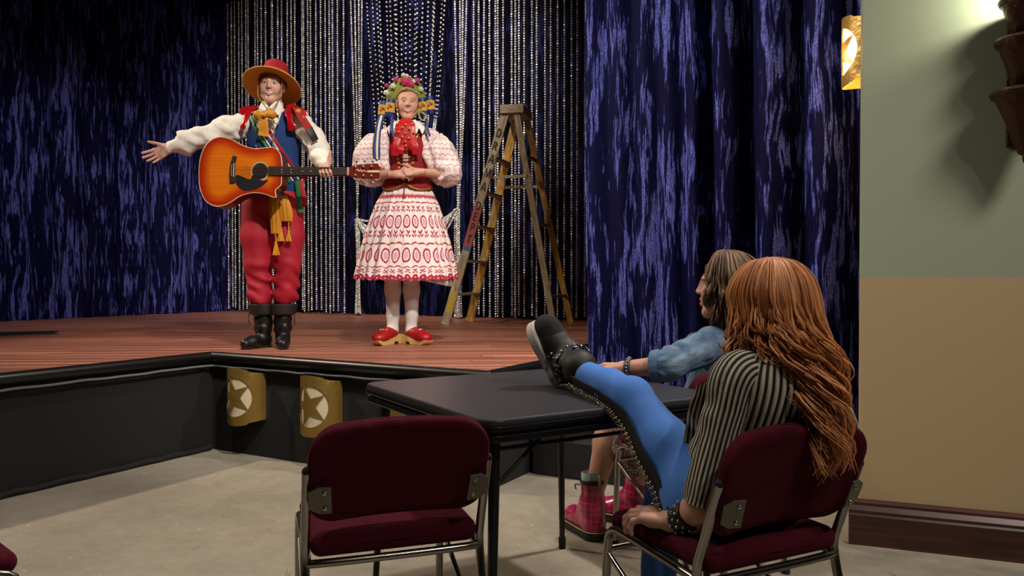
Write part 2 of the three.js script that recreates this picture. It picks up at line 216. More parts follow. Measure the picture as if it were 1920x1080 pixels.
const WARM = 0xffe8cc, NEUT = 0xfff2e6;
stageLight('stage lamp high over the left of the stage', S(-3.2, -1.6, 4.9), P(-1.3, 5.2, 1.2), WARM, LI.left, 0.62);
stageLight('stage lamp high over the audience aimed at the performers', P(0.7, 1.2, 4.7), P(-1.15, 5.2, 1.35), NEUT, LI.front, 0.36);
stageLight('stage lamp high over the black table', P(1.95, 3.7, 4.9), P(0.0, 2.4, 0.4), NEUT, LI.aud, 0.75);
stageLight('stage lamp high over the empty floor', P(-1.4, 2.1, 4.9), P(-1.0, 3.1, 0.0), NEUT, LI.floor, 0.7);
stageLight('stage lamp high behind the camera on the right', P(2.3, -0.85, 4.8), P(-0.2, 2.6, 0.3), NEUT, LI.rear, 0.5, 0.7, 5);
stageLight('narrow lamp grazing the painted wall', P(2.9, 0.3, 4.2), P(1.66, 3.05, 1.15), NEUT, LI.wall, 0.46, 0.8, 26);
stageLight('added stage lamp washing the right velvet curtain', P(-2.1, 3.1, 4.6), P(1.25, 4.6, 1.5), NEUT, LI.curt, 0.46);  // unseen wash, put in to light the right curtain
stageLight('added stage lamp washing the left velvet curtain', P(-1.6, 4.4, 5.0), P(-4.6, 8.6, 1.2), NEUT, LI.lcurt, 0.42);  // extra spot added to lift the left curtain
stageLight('added stage lamp washing the bead curtains', P(-1.2, 5.4, 5.1), P(-1.5, 9.3, 2.9), NEUT, LI.bead, 0.64);  // unseen lamp added to brighten the beads
{ // unseen soft box, added above the hall for soft fill
  const t = thing('added_soft_box', 'large flat soft box lamp added under the ceiling for fill', 'soft box', P(0.4, 3.0, 5.35)); part('housing', box(2.3, 0.16, 1.7, 0, 0.09, 0), lampBody, t); for (const q of [-1, 1]) part('hanging_rod', bar(V(q, 0.15, 0), V(q, 0.7, 0), 0.012), lampBody, t);
  part('diffuser', box(2.2, 0.01, 1.6, 0, 0.004, 0), new THREE.MeshStandardMaterial({ color: 0xdddddd, emissive: NEUT, emissiveIntensity: 0.3 }), t);
  const L = new THREE.RectAreaLight(NEUT, LI.soft, 2.2, 1.6); L.rotation.x = -Math.PI / 2; L.position.y = -0.01; L.name = 'glow'; t.add(L);
}

// ------------------------------------------------------------------ the room
const texConcrete = dataTex(1024, 1024, (u, v) => {
  let n = tfbm(u, v, 5, 5, 11, 5) * 0.5 + tfbm(u, v, 60, 60, 31, 2) * 0.16; const sp = tnoise(u * 240, v * 240, 240, 240, 91); let k = 1 + n * 0.35; let c = [148 * k, 141 * k, 126 * k];
  if (sp > 0.93) c = [206, 199, 178]; else if (sp < -0.965) c = [92, 84, 68]; const st = tfbm(u, v, 9, 9, 77, 4); if (st > 0.34) c = lerp3(c, [182, 175, 158], clamp((st - 0.34) * 4) * 0.2);
  const cr = Math.abs(tfbm(u, v, 6, 6, 57, 4)); if (cr < 0.003 && tnoise(u * 5, v * 5, 5, 5, 8) > 0.2) c = lerp3(c, [96, 88, 72], 0.5); return c;
});
const texBump = dataTex(512, 512, (u, v) => 0.5 + tfbm(u, v, 24, 24, 5, 4) * 0.6, false);
const floorG = box(20, 0.1, 20, -0.5, -0.05, -4); { const p = floorG.attributes.position, uv = floorG.attributes.uv; for (let i = 0; i < p.count; i++) uv.setXY(i, p.getX(i) / 2.2, p.getZ(i) / 2.2); }
struct('floor', floorG, mat(0xffffff, 0.62, { map: texConcrete, bumpMap: texBump, bumpScale: 0.0006 }), 'worn beige concrete floor with pale specks', 'floor');
const darkWall = mat(0x1b1b20, 0.95);
struct('ceiling', box(20, 0.1, 20, -0.5, 6.05, -4), darkWall, 'dark studio ceiling', 'ceiling');
struct('wall_rear', box(20, 6.2, 0.1, -0.5, 3, 5.9), darkWall, 'dark wall behind the camera', 'wall');
struct('wall_far', box(20, 6.2, 0.1, -0.5, 3, -13.9), darkWall, 'dark wall behind the stage', 'wall');
struct('wall_left', box(0.1, 6.2, 20, -10.4, 3, -4), darkWall, 'dark wall far left', 'wall');
struct('wall_far_right', box(0.1, 6.2, 20, 9.4, 3, -4), darkWall, 'dark wall far right', 'wall');
// painted wall on the right with its return
{
  const A = P(1.425, 3.15, 0), dir = V(0.9336, 0, 0.3584), n = V(-0.3584, 0, 0.9336);
  const w = struct('wall_right', null, null, 'painted wall with green upper half and tan lower half', 'wall'); w.position.copy(A); w.rotation.y = -Math.atan2(dir.z, dir.x);
  const paintB = dataTex(256, 256, (u, v) => 0.5 + tfbm(u, v, 40, 40, 3, 3) * 0.5, false);
  const gm = mat(0x868f78, 0.75, { bumpMap: paintB, bumpScale: 0.0002 }), tm = mat(0xa08c68, 0.7, { bumpMap: paintB, bumpScale: 0.0002 });
  part('upper_wall', box(5.2, 2.42, 0.16, 2.6, 1.08 + 1.21, -0.08), gm, w, 'pale sage green paint'); part('lower_wall', box(5.2, 1.08, 0.16, 2.6, 0.54, -0.08), tm, w, 'tan paint');
  const r = struct('wall_return', null, null, 'end of the painted wall behind its corner', 'wall'); r.position.copy(A); r.rotation.y = -Math.atan2(-0.875, 0.484);
  part('upper_wall', box(1.9, 2.42, 0.12, 0.97, 2.29, 0.07), gm, r); part('lower_wall', box(1.9, 1.08, 0.12, 0.97, 0.54, 0.07), tm, r);
  // baseboard
  const wood = dataTex(512, 256, (u, v) => { const g = tfbm(u, v, 3, 40, 21, 4); return lerp3([70, 36, 30], [44, 21, 17], clamp(0.5 + g)); });
  const prof = shapeFrom([[0, 0], [0.045, 0], [0.045, 0.12], [0.04, 0.128], [0.04, 0.14], [0.032, 0.15], [0.026, 0.158], [0.024, 0.168], [0.014, 0.176], [0, 0.178]]);
  let g2 = new THREE.ExtrudeGeometry(prof, { depth: 5.245, bevelEnabled: false }); g2.applyMatrix4(new THREE.Matrix4().makeBasis(V(0, 0, 1), V(0, 1, 0), V(1, 0, 0))); g2.translate(-0.045, 0, 0); g2 = flip(g2); { const p = g2.attributes.position, uv = g2.attributes.uv; for (let i = 0; i < p.count; i++) uv.setXY(i, p.getX(i) * 1.2, p.getY(i) * 2 + p.getZ(i)); }
  const b = struct('baseboard_right', g2, mat(0xffffff, 0.35, { map: wood }), 'dark brown moulded baseboard along the painted wall', 'baseboard'); b.position.copy(A); b.rotation.copy(w.rotation);
}

// ------------------------------------------------------------------ stage
const texStage = dataTex(2048, 1024, (u, v) => {
  const NP = 28, row = Math.floor(v * NP), fr = v * NP - row; const sh = hash3(row, 3, 9), cell = Math.floor(u * 5 + sh * 5), pu = (u * 5 + sh * 5) - cell; const tone = hash3(row, ((cell % 5) + 5) % 5, 5);
  const g = tfbm(u, v, 5, 190, 41, 4), g2 = tfbm(u, v, 14, 420, 71, 2); let c = lerp3([108, 62, 48], [196, 132, 108], clamp(0.42 + tone * 0.3 - 0.15 + g * 1.25 + g2 * 0.5)); if (fr < 0.025 || pu < 0.004) c = lerp3(c, [38, 20, 14], 0.6); return c;
});
{
  const sh = [[-5.6, -4.6], [0, -4.6], [0, 0], [2.02, 0], [2.02, 1.25], [1.8, 1.25], [1.8, 4.9], [-5.6, 4.9]].map(([u, v]) => { const p = S(u, v); return [p.x, -p.z]; });
  const g = extr(shapeFrom(sh), 0.04); g.rotateX(-Math.PI / 2); g.translate(0, STAGE_H - 0.04, 0); { const p = g.attributes.position, uv = g.attributes.uv; const a = 0.06; for (let i = 0; i < p.count; i++) uv.setXY(i, (p.getX(i) * Math.cos(a) - p.getZ(i) * Math.sin(a)) / 5.5, (-p.getZ(i) * Math.cos(a) - p.getX(i) * Math.sin(a)) / 2.6); }
  struct('stage_floor', g, mat(0xffffff, 0.42, { map: texStage, bumpMap: texBump, bumpScale: 0.0004 }), 'reddish brown wooden stage floor', 'stage');
  const shB = [[-5.5, -4.5], [-0.03, -4.5], [-0.03, 0.03], [1.99, 0.03], [1.99, 1.22], [1.77, 1.22], [1.77, 4.8], [-5.5, 4.8]].map(([u, v]) => { const p = S(u, v); return [p.x, -p.z]; }); const gb = extr(shapeFrom(shB), STAGE_H - 0.05); gb.rotateX(-Math.PI / 2);
  { const p = gb.attributes.position, uv = gb.attributes.uv; for (let i = 0; i < p.count; i++) uv.setXY(i, (p.getX(i) + p.getZ(i)) * 0.7, p.getY(i) * 0.7); }
  const black = mat(0x111114, 0.85, { bumpMap: texBump, bumpScale: 0.0015 }), lipM = mat(0x0c0c0e, 0.35);
  const sb = struct('stage_base', gb, black, 'black painted front of the stage', 'stage');
  const edge = [S(0, -4.6), S(0, 0), S(2.02, 0), S(2.02, 1.22)]; const runs = []; for (let i = 0; i < 3; i++) { const a = edge[i].clone().setY(STAGE_H - 0.028), b = edge[i + 1].clone().setY(STAGE_H - 0.028); runs.push(bar(a, b, 0.031, 0.031, 14)); if (i < 2) runs.push(sphere(b, 0.031, 12, 10)); }
  struct('trim_1', merge(runs), lipM, 'rounded glossy black nosing along the stage edge', 'trim');
  const cord = []; const rr = rng(5); const seg = (a, b, n) => { for (let i = 0; i <= n; i++) { const t = i / n, p = a.clone().lerp(b, t); p.y = STAGE_H - 0.085 + (rr() - 0.5) * 0.006; cord.push(p); } };
  seg(S(0.005, -4.6), S(0.005, -0.02), 40); seg(S(0.03, -0.006), S(2.0, -0.006), 22); seg(S(2.03, 0.05), S(2.03, 1.2), 10);
  struct('trim_2', tube(cord, 0.0075, 260, 6), mat(0x6d6d70, 0.7), 'thin grey cord pinned under the stage nosing', 'trim');
  const hem = []; for (let i = 0; i <= 50; i++) { const p = S(-0.008, -4.5 + i * 0.09, 0.012 + rr() * 0.012); hem.push(p); } struct('trim_3', tube(hem, 0.016, 200, 7), black, 'rucked black cloth hem along the foot of the stage', 'trim');
}
{ const t = thing('stage_hatch', 'small dark floor hatch on the left of the stage', 'hatch', S(-2.55, 0.1, STAGE_H), TH); t.position.copy(P(-4.25, 6.25, STAGE_H)); part('plate', box(0.95, 0.008, 0.3, 0, 0.004, 0, 0.003), mat(0x0b0b0c, 0.6), t); part('rim', merge(box(1.0, 0.01, 0.025, 0, 0.005, 0.16), box(1.0, 0.01, 0.025, 0, 0.005, -0.16)), mat(0x191513, 0.6), t); }
{ // black steps at the side of the stage
  const t = thing('stage_steps', 'black wooden steps leading up to the side of the stage', 'steps', S(2.02, 0.46), -TH); const m = mat(0x131316, 0.7, { bumpMap: texBump, bumpScale: 0.001 });
  part('lower_step', box(0.56, 0.2, 0.78, 0.28, 0.1, -0.4, 0.006), m, t); part('upper_step', box(0.24, 0.2, 0.78, 0.12, 0.3, -0.4, 0.006), m, t);
}

// ------------------------------------------------------------------ crushed velvet
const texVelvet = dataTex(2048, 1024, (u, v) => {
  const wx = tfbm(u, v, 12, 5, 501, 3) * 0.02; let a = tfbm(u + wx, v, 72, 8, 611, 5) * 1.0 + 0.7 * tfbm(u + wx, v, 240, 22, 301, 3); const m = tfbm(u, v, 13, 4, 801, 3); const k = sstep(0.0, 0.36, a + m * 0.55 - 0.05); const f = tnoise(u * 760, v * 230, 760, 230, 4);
  const c = lerp3([8, 8, 46], [94, 100, 178], k * (0.78 + 0.22 * f)); const g = 1 + f * 0.22; return [c[0] * g, c[1] * g, c[2] * g];  // lighter blue streaks paint the sheen of the crushed pile into the colour
});
const texVelvetB = dataTex(1024, 512, (u, v) => 0.5 + tfbm(u, v, 46, 6, 611, 5) * 0.7, false);
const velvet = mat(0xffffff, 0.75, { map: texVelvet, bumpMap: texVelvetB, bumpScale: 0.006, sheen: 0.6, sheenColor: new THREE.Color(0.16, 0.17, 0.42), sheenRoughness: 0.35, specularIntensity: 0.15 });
const velvetShaded = velvet.clone(); velvetShaded.color.set(0x6a6a78); velvetShaded.sheen = 0.15;  // darker copy of the velvet; the weaker light at the back is painted in
function curtain(label, a, b, y0, y1, per, amp, seed, flat) {  // a to b in plan, pleated
  const L = a.distanceTo(b), d = b.clone().sub(a).normalize(), n = V(-d.z, 0, d.x); const t = new THREE.Group(); const nu = Math.ceil(L / 0.022);
  const g = grid(nu, 20, (s, q) => {
    const x = s * L, y = mix(y0, y1, q); const ph = x / per + noise3(x * 1.1, seed, 1) * 0.9 + noise3(x * 0.4, y * 0.35, seed) * 0.35; let w = Math.sin(ph * Math.PI * 2); w = 1 - 2 * Math.pow(0.5 - 0.5 * w, 1.7); let am = amp * (0.55 + 0.6 * (0.5 + 0.5 * noise3(x * 0.9, y * 0.2, seed + 4))); if (flat) am *= flat(s);
    const o = w * am + noise3(x * 9, y * 1.2, seed) * 0.012 + noise3(x * 22, y * 2.5, seed) * 0.004; const sx = noise3(x * 2, y * 0.5, seed + 9) * 0.015; return [a.x + d.x * (x + sx) + n.x * o, y, a.z + d.z * (x + sx) + n.z * o, (x * 1.25) / 1.9 + seed * 0.37, y / 2.1 + seed * 0.21];
  });
  const o = new THREE.Mesh(g, label.includes('behind the bead') ? velvetShaded : velvet); o.name = numbered('velvet_curtain'); o.userData = { label, category: 'curtain' }; const base = a.clone().setY(y0); g.translate(-base.x, -base.y, -base.z); o.position.copy(base); scene.add(o); return o;
}
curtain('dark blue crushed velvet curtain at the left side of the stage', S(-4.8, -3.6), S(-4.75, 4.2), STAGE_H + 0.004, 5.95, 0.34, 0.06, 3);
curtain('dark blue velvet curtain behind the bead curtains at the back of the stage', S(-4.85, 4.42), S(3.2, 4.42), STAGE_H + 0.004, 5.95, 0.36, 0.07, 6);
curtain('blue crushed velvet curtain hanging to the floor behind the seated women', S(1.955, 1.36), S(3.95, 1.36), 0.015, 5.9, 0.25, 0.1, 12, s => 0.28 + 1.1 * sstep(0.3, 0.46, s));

// ------------------------------------------------------------------ bead curtains
const beadG = new THREE.IcosahedronGeometry(0.0118, 0); const beadM = new THREE.MeshStandardMaterial({ color: 0xffffff, metalness: 0.45, roughness: 0.3 });
function beads(label, strings, seed) {
  const r = rng(seed), pts = []; for (const s of strings) { const c = s.length > 2 ? new THREE.CatmullRomCurve3(s, false, 'centripetal') : new THREE.LineCurve3(s[0], s[1]); const n = Math.round(c.getLength() / 0.0275); const off = r(); for (let i = 0; i < n; i++) { const t = (i + off) / n; if (t <= 1) pts.push(c.getPoint(t)); } }
  const base = pts[pts.length - 1].clone(); base.y = STAGE_H; const im = new THREE.InstancedMesh(beadG, beadM, pts.length); const m = new THREE.Matrix4(), q = new THREE.Quaternion(), e = new THREE.Euler(), sc = V(1, 1, 1), cl = new THREE.Color();
  pts.forEach((p, i) => { e.set(r() * 6.3, r() * 6.3, r() * 6.3); const k = 0.85 + r() * 0.3; sc.set(k, k * 1.1, k); m.compose(p.clone().sub(base), q.setFromEuler(e), sc); im.setMatrixAt(i, m); const g = 0.55 + r() * 0.45; cl.setRGB(g, g * 0.98, g * 0.93); im.setColorAt(i, cl); });
  im.name = numbered('bead_curtain'); im.userData = { label, category: 'bead curtain', kind: 'stuff' }; im.position.copy(base); scene.add(im); return im;
}
const BT = 4.86;
function rod(label, u0, u1) { const a = S(u0, 4.1, BT + 0.015), b = S(u1, 4.1, BT + 0.015); const t = thing('curtain_rod', label, 'rod', a); part('pole', bar(V(0, 0, 0), b.clone().sub(a), 0.014), mat(0x111114, 0.4), t); for (const q of [V(0, 0, 0), b.clone().sub(a)]) part('hanger', bar(q, q.clone().setY(6 - a.y), 0.006), mat(0x111114, 0.4), t); }
{
  const r = rng(21); const straight = (u0, u1, step) => { const o = []; for (let u = u0; u <= u1; u += step * (0.72 + r() * 0.56)) { const v = 4.1 + (r() - 0.5) * 0.07, e = STAGE_H + 0.02 + r() * 0.03; o.push([S(u, v, BT), S(u + (r() - 0.5) * 0.02, v, e)]); } return o; };
  beads('straight sparkling bead curtain behind the man with the guitar', straight(-4.64, -2.56, 0.074), 1);
  beads('straight sparkling bead curtain behind the stepladder', straight(-0.66, 0.9, 0.068), 2);
  const mid = []; const tL = [-2.30, 1.80], tR = [-0.83, 1.86];
  for (let i = 0; i < 27; i++) {
    const s = i / 26, u = mix(-2.44, -0.71, s), v = 4.08 + (r() - 0.5) * 0.08, jit = () => (r() - 0.5) * 0.06, outer = Math.abs(s - 0.5) * 2; const same = outer > 0.72; const right = same ? s > 0.5 : s < 0.5, t = right ? tR : tL, sg = right ? -1 : 1;
    const cu = same ? mix(u, t[0], 0.5) : mix(u, -1.57, 0.28), pts = [S(u, v, BT), S(mix(u, cu, 0.45), v, 3.9), S(cu, v, 2.9 + jit())]; const lo = 1.62 + 0.5 * r();
    if (!same) { const A0 = [cu, 2.9], B0 = [t[0], t[1]]; for (let k = 1; k < 6; k++) { const f = k / 6, e = f * f * (1.6 - 0.6 * f); pts.push(S(mix(A0[0], B0[0], e), v - 0.03, mix(A0[1], B0[1], f) - (2.05 - lo + 0.3) * Math.sin(Math.PI * Math.pow(f, 1.5)))); } }
    pts.push(S(t[0] + jit() * 0.5, v - 0.03, t[1])); mid.push(pts); mid.push([S(t[0] + jit(), 4.05 + jit(), t[1]), S(t[0] + jit() * 1.2, 4.05 + jit(), STAGE_H + 0.02)]);
  }
  beads('bead curtain tied back to both sides behind the woman in the embroidered skirt', mid, 3);
  rod('thin dark rod carrying the left bead curtain', -4.66, -2.5); rod('thin dark rod carrying the tied back bead curtain', -2.46, -0.69); rod('thin dark rod carrying the right bead curtain', -0.67, 0.95);
}

// ------------------------------------------------------------------ gold star sconces
const gold = mat(0x94783a, 0.4, { metalness: 0.6, bumpMap: texBump, bumpScale: 0.004 });
function bend(g, R) { const p = g.attributes.position; for (let i = 0; i < p.count; i++) { const x = p.getX(i), z = p.getZ(i), a = x / R, r = R + z; p.setX(i, Math.sin(a) * r); p.setZ(i, Math.cos(a) * r); } g.computeVertexNormals(); return g; }
const sconceParts = (() => {
  const R = 0.135, W = 0.40, H = 0.32, hw = W / 2, hh = H / 2; const s = new THREE.Shape(); const top = x => hh + 0.012 * Math.cos(x / hw * Math.PI) + (x > 0.09 ? -0.008 : 0); const n = 24;
  for (let i = 0; i <= n; i++) { const x = mix(-hw, hw, i / n); i ? s.lineTo(x, -top(x)) : s.moveTo(x, -top(x)); } for (let i = n; i >= 0; i--) { const x = mix(-hw, hw, i / n); s.lineTo(x, top(x)); } s.closePath();
  const ro = 0.118, ri = 0.046; for (let k = 0; k < 5; k++) { const h = new THREE.Path(); const a0 = Math.PI / 2 + 0.28 + k * Math.PI * 2 / 5, a1 = a0 + Math.PI * 2 / 5, am = (a0 + a1) / 2; h.moveTo(Math.cos(a0) * ro, Math.sin(a0) * ro); for (let i = 1; i <= 8; i++) { const a = mix(a0, a1, i / 8); h.lineTo(Math.cos(a) * ro, Math.sin(a) * ro); } h.lineTo(Math.cos(am) * ri, Math.sin(am) * ri); h.closePath(); s.holes.push(h); }
  let g = new THREE.ExtrudeGeometry(s, { depth: 0.004, bevelEnabled: false }); g = new TessellateModifier(0.025, 8).modify(g); g = bend(g, R); g.translate(0, 0, -R * Math.cos(hw / R) + 0.005);
  const d = bend(new THREE.PlaneGeometry(0.25, 0.25, 24, 4), R - 0.004); d.translate(0, 0, -R * Math.cos(hw / R) + 0.005); return { shade: g, diffuser: d };
})();
function sconce(label, pos, turn, lit) {
  const t = thing('wall_sconce', label, 'sconce', pos, turn); part('shade', sconceParts.shade, gold, t, 'gold metal shade with star cut-out');
  part('diffuser', sconceParts.diffuser, lit ? new THREE.MeshStandardMaterial({ color: 0xd8c8a0, emissive: 0xffe6a8, emissiveIntensity: 4, side: THREE.DoubleSide }) : mat(0xcfc3a6, 0.6), t, 'cream glass behind the star');
  part('back_plate', box(0.12, 0.2, 0.01, 0, 0, 0.005, 0.003), gold, t);
  if (lit) { const L = new THREE.PointLight(0xffd28a, LI.sconce, 0, 2); L.position.set(0, -0.13, 0.05); L.castShadow = true; L.name = 'glow'; t.add(L); const L2 = L.clone(); L2.position.set(0, 0, 0.22); L2.intensity = LI.sconce * 0.5; t.add(L2); }
}
sconce('gold star wall sconce nearest the inner corner of the stage', S(0.315, 0.024, 0.372), -TH);
sconce('gold star wall sconce just left above the empty chair', S(0.915, 0.024, 0.365), -TH);
sconce('gold star wall sconce half hidden behind the black table', S(1.515, 0.024, 0.36), -TH);
sconce('lit gold star sconce peeking out past the green wall corner', P(1.425, 3.15, 0).add(V(0.484 * 0.78, 0, -0.875 * 0.78)).add(V(-0.875 * 0.03, 2.20, -0.484 * 0.03)), -Math.atan2(0.484, 0.875) - Math.PI / 2 + 0.28, true);
{ // tiered bronze sconce on the painted wall
  const dir = V(0.9336, 0, 0.3584), n = V(-0.3584, 0, 0.9336), c = P(1.425, 3.15, 0).addScaledVector(dir, 0.545).addScaledVector(n, 0.125); const t = thing('uplight_sconce', 'bronze uplight sconce of three stacked cups on the green wall', 'sconce', c.clone().setY(1.5), -Math.atan2(dir.z, dir.x));
  const br = mat(0x4a3626, 0.32, { metalness: 0.7, bumpMap: texBump, bumpScale: 0.004 });
  const cup = (y0, y1, r, r0) => lathe([[0.004, y0 - 0.012], [r0, y0], [mix(r0, r, 0.55), mix(y0, y1, 0.6)], [r * 0.9, y1 - 0.022], [r * 0.99, y1 - 0.018], [r * 1.05, y1 - 0.006], [r * 1.02, y1 + 0.004], [r * 0.93, y1 + 0.003], [r * 0.86, y1 - 0.02], [r0 * 0.8, y0 + 0.02]], 36);
  part('cup', cup(0.035, 0.262, 0.118, 0.03), br, t); part('cup', cup(0.27, 0.452, 0.106, 0.045), br, t); part('cup', cup(0.455, 0.60, 0.094, 0.05), br, t);
  part('finial', sphere(V(0, 0.02, 0), 0.018, 12, 10, [1, 1.5, 1]), br, t); part('stem', bar(V(0, 0.04, 0), V(0, 0.58, 0), 0.02), br, t); part('back_plate', merge(box(0.09, 0.5, 0.015, 0, 0.33, -0.118, 0.004), bar(V(0, 0.2, -0.115), V(0, 0.2, -0.03), 0.012), bar(V(0, 0.42, -0.115), V(0, 0.42, -0.03), 0.012)), br, t);
  part('bulb', sphere(V(0, 0.585, 0), 0.035), new THREE.MeshStandardMaterial({ color: 0xffffff, emissive: 0xf4ffd8, emissiveIntensity: 6 }), t); const L = new THREE.PointLight(0xfffbe0, LI.uplight, 0, 2); L.position.set(0, 0.66, 0); L.castShadow = true; L.name = 'glow'; t.add(L);
}

// ------------------------------------------------------------------ chairs
const texWeave = dataTex(256, 256, (u, v) => 0.5 + 0.3 * tnoise(u * 90, v * 90, 90, 90, 6) + 0.2 * tfbm(u, v, 12, 12, 8, 3), false);
const maroon = mat(0x480e1e, 0.95, { bumpMap: texWeave, bumpScale: 0.0008, sheen: 0.7, sheenColor: new THREE.Color(0.7, 0.12, 0.2), sheenRoughness: 0.5, specularIntensity: 0.3 });
const chrome = mat(0x9c9890, 0.24, { metalness: 1 }), plateM = mat(0x6f6a58, 0.45, { metalness: 0.5 }), boltM = mat(0xb5b5ae, 0.3, { metalness: 1 }), rubber = mat(0x0d0d0d, 0.8);
const chairG = (() => {
  const R = 0.0115; const up = s => tube([V(s * 0.218, 0.012, 0.075), V(s * 0.217, 0.2, 0.03), V(s * 0.216, 0.40, -0.022), V(s * 0.216, 0.435, -0.022), V(s * 0.216, 0.50, 0.0), V(s * 0.216, 0.60, 0.036), V(s * 0.216, 0.638, 0.049)], R, 36, 10);
  const side = s => tube([V(s * 0.205, 0.012, -0.42), V(s * 0.205, 0.2, -0.405), V(s * 0.205, 0.37, -0.392), V(s * 0.205, 0.405, -0.382), V(s * 0.205, 0.421, -0.355), V(s * 0.205, 0.421, -0.31), V(s * 0.207, 0.412, -0.16), V(s * 0.212, 0.405, -0.024)], R, 44, 10);
  const lower = s => bar(V(s * 0.205, 0.35, -0.393), V(s * 0.217, 0.13, 0.045), 0.007);
  // padded backrest, bowed and leaning
  const pg = new THREE.ExtrudeGeometry(rrect(0.386, 0.206, 0.05), { depth: 0.012, bevelEnabled: true, bevelThickness: 0.016, bevelSize: 0.022, bevelSegments: 5, curveSegments: 10 }); let bg = new TessellateModifier(0.05, 4).modify(pg); { const p = bg.attributes.position; for (let i = 0; i < p.count; i++) { const x = p.getX(i), y = p.getY(i); p.setZ(i, p.getZ(i) + x * x * 0.75 - 0.02 - (y < 0 ? 0 : 0)); p.setY(i, y + (y < -0.05 ? -0.22 * (0.035 - x * x) : 0)); } bg.rotateX(0.33); bg.translate(0, 0.626, 0.022); } bg.deleteAttribute('normal'); bg.deleteAttribute('uv'); bg = mergeVertices(bg, 1e-4); bg.computeVertexNormals(); { const p = bg.attributes.position, uv = []; for (let i = 0; i < p.count; i++) uv.push(p.getX(i) * 4, p.getY(i) * 4); bg.setAttribute('uv', new THREE.Float32BufferAttribute(uv, 2)); }
  const sg = grid(28, 28, (a, b) => { return [0, 0, 0]; }); // replaced below
  const st = (() => { const g = new RoundedBoxGeometry(0.41, 0.058, 0.40, 8, 0.027); const gg = new TessellateModifier(0.05, 4).modify(g); const p = gg.attributes.position; for (let i = 0; i < p.count; i++) { const x = p.getX(i), z = p.getZ(i), y = p.getY(i); const k = (1 - (x / 0.205) ** 2) * (1 - (z / 0.2) ** 2); p.setY(i, y + (y > 0 ? 0.016 * Math.max(0, k) - 0.018 * Math.exp(-((x / 0.12) ** 2)) * 0.3 : 0) - 0.03 * sstep(0.1, 0.2, -z) * (y > 0 ? 0.35 : 0.2)); } gg.translate(0, 0.445, -0.195); gg.deleteAttribute('normal'); gg.deleteAttribute('uv'); const m = mergeVertices(gg, 1e-4); m.computeVertexNormals(); const q = m.attributes.position, uv = []; for (let i = 0; i < q.count; i++) uv.push(q.getX(i) * 4, q.getZ(i) * 4 + q.getY(i) * 4); m.setAttribute('uv', new THREE.Float32BufferAttribute(uv, 2)); return m; })();
  const pl = s => { const g = extr(shapeFrom([[0, -0.022], [0, 0.022], [0.022, 0.034], [0.05, 0.034], [0.05, -0.034], [0.022, -0.034]]), 0.003, 0.0008); g.scale(-s, 1, 1); return s > 0 ? flip(g) : g; };
  return { up, side, lower, bg, st, pl, R };
})();
function makeChair(label, x, d, turn) {
  const t = thing('stacking_chair', label, 'chair', P(x, d, 0), turn, 'maroon stacking chairs'); part('seat', chairG.st, maroon, t, 'maroon upholstered seat'); part('backrest', chairG.bg, maroon, t, 'maroon upholstered back');
  for (const s of [-1, 1]) {
    const u = part('upright', chairG.up(s), chrome, t); part('end_cap', sphere(V(s * 0.216, 0.638, 0.049), 0.0118, 10, 8), rubber, u); part('foot_cap', bar(V(s * 0.218, 0, 0.078), V(s * 0.218, 0.03, 0.071), 0.0145), rubber, u);
    const f = part('side_frame', chairG.side(s), chrome, t); part('foot_cap', bar(V(s * 0.205, 0, -0.421), V(s * 0.205, 0.03, -0.418), 0.0145), rubber, f); part('brace', chairG.lower(s), chrome, t);
    const b = part('bracket', chairG.pl(s), plateM, t); b.position.set(s * 0.212, 0.572, 0.052); b.rotation.order = 'YXZ'; b.rotation.set(0.33, s * 0.2, 0); for (const k of [-1, 1]) { const bo = part('bolt', sphere(V(-s * 0.036, k * 0.02, 0.004), 0.0062, 10, 6, [1, 1, 0.6]), boltM, b); bo.geometry.translate(0, 0, 0.0015); }
  }
  part('rear_bar', tube([V(-0.216, 0.40, -0.022), V(-0.18, 0.402, -0.012), V(0, 0.402, -0.008), V(0.18, 0.402, -0.012), V(0.216, 0.40, -0.022)], 0.0105, 20, 8), chrome, t); part('front_bar', bar(V(-0.205, 0.36, -0.393), V(0.205, 0.36, -0.393), 0.008), chrome, t);
  return t;
}
makeChair('empty maroon stacking chair in the front, its back to us', -0.28, 1.875, 0.335);
makeChair('maroon stacking chair the red-haired woman sits on', 0.615, 1.79, 0.467);
makeChair('maroon stacking chair behind the table under the brown-haired woman', 0.772, 2.79, 0.433);
makeChair('maroon stacking chair at the left edge of the picture, mostly cut off', -1.53, 1.59, -0.75);

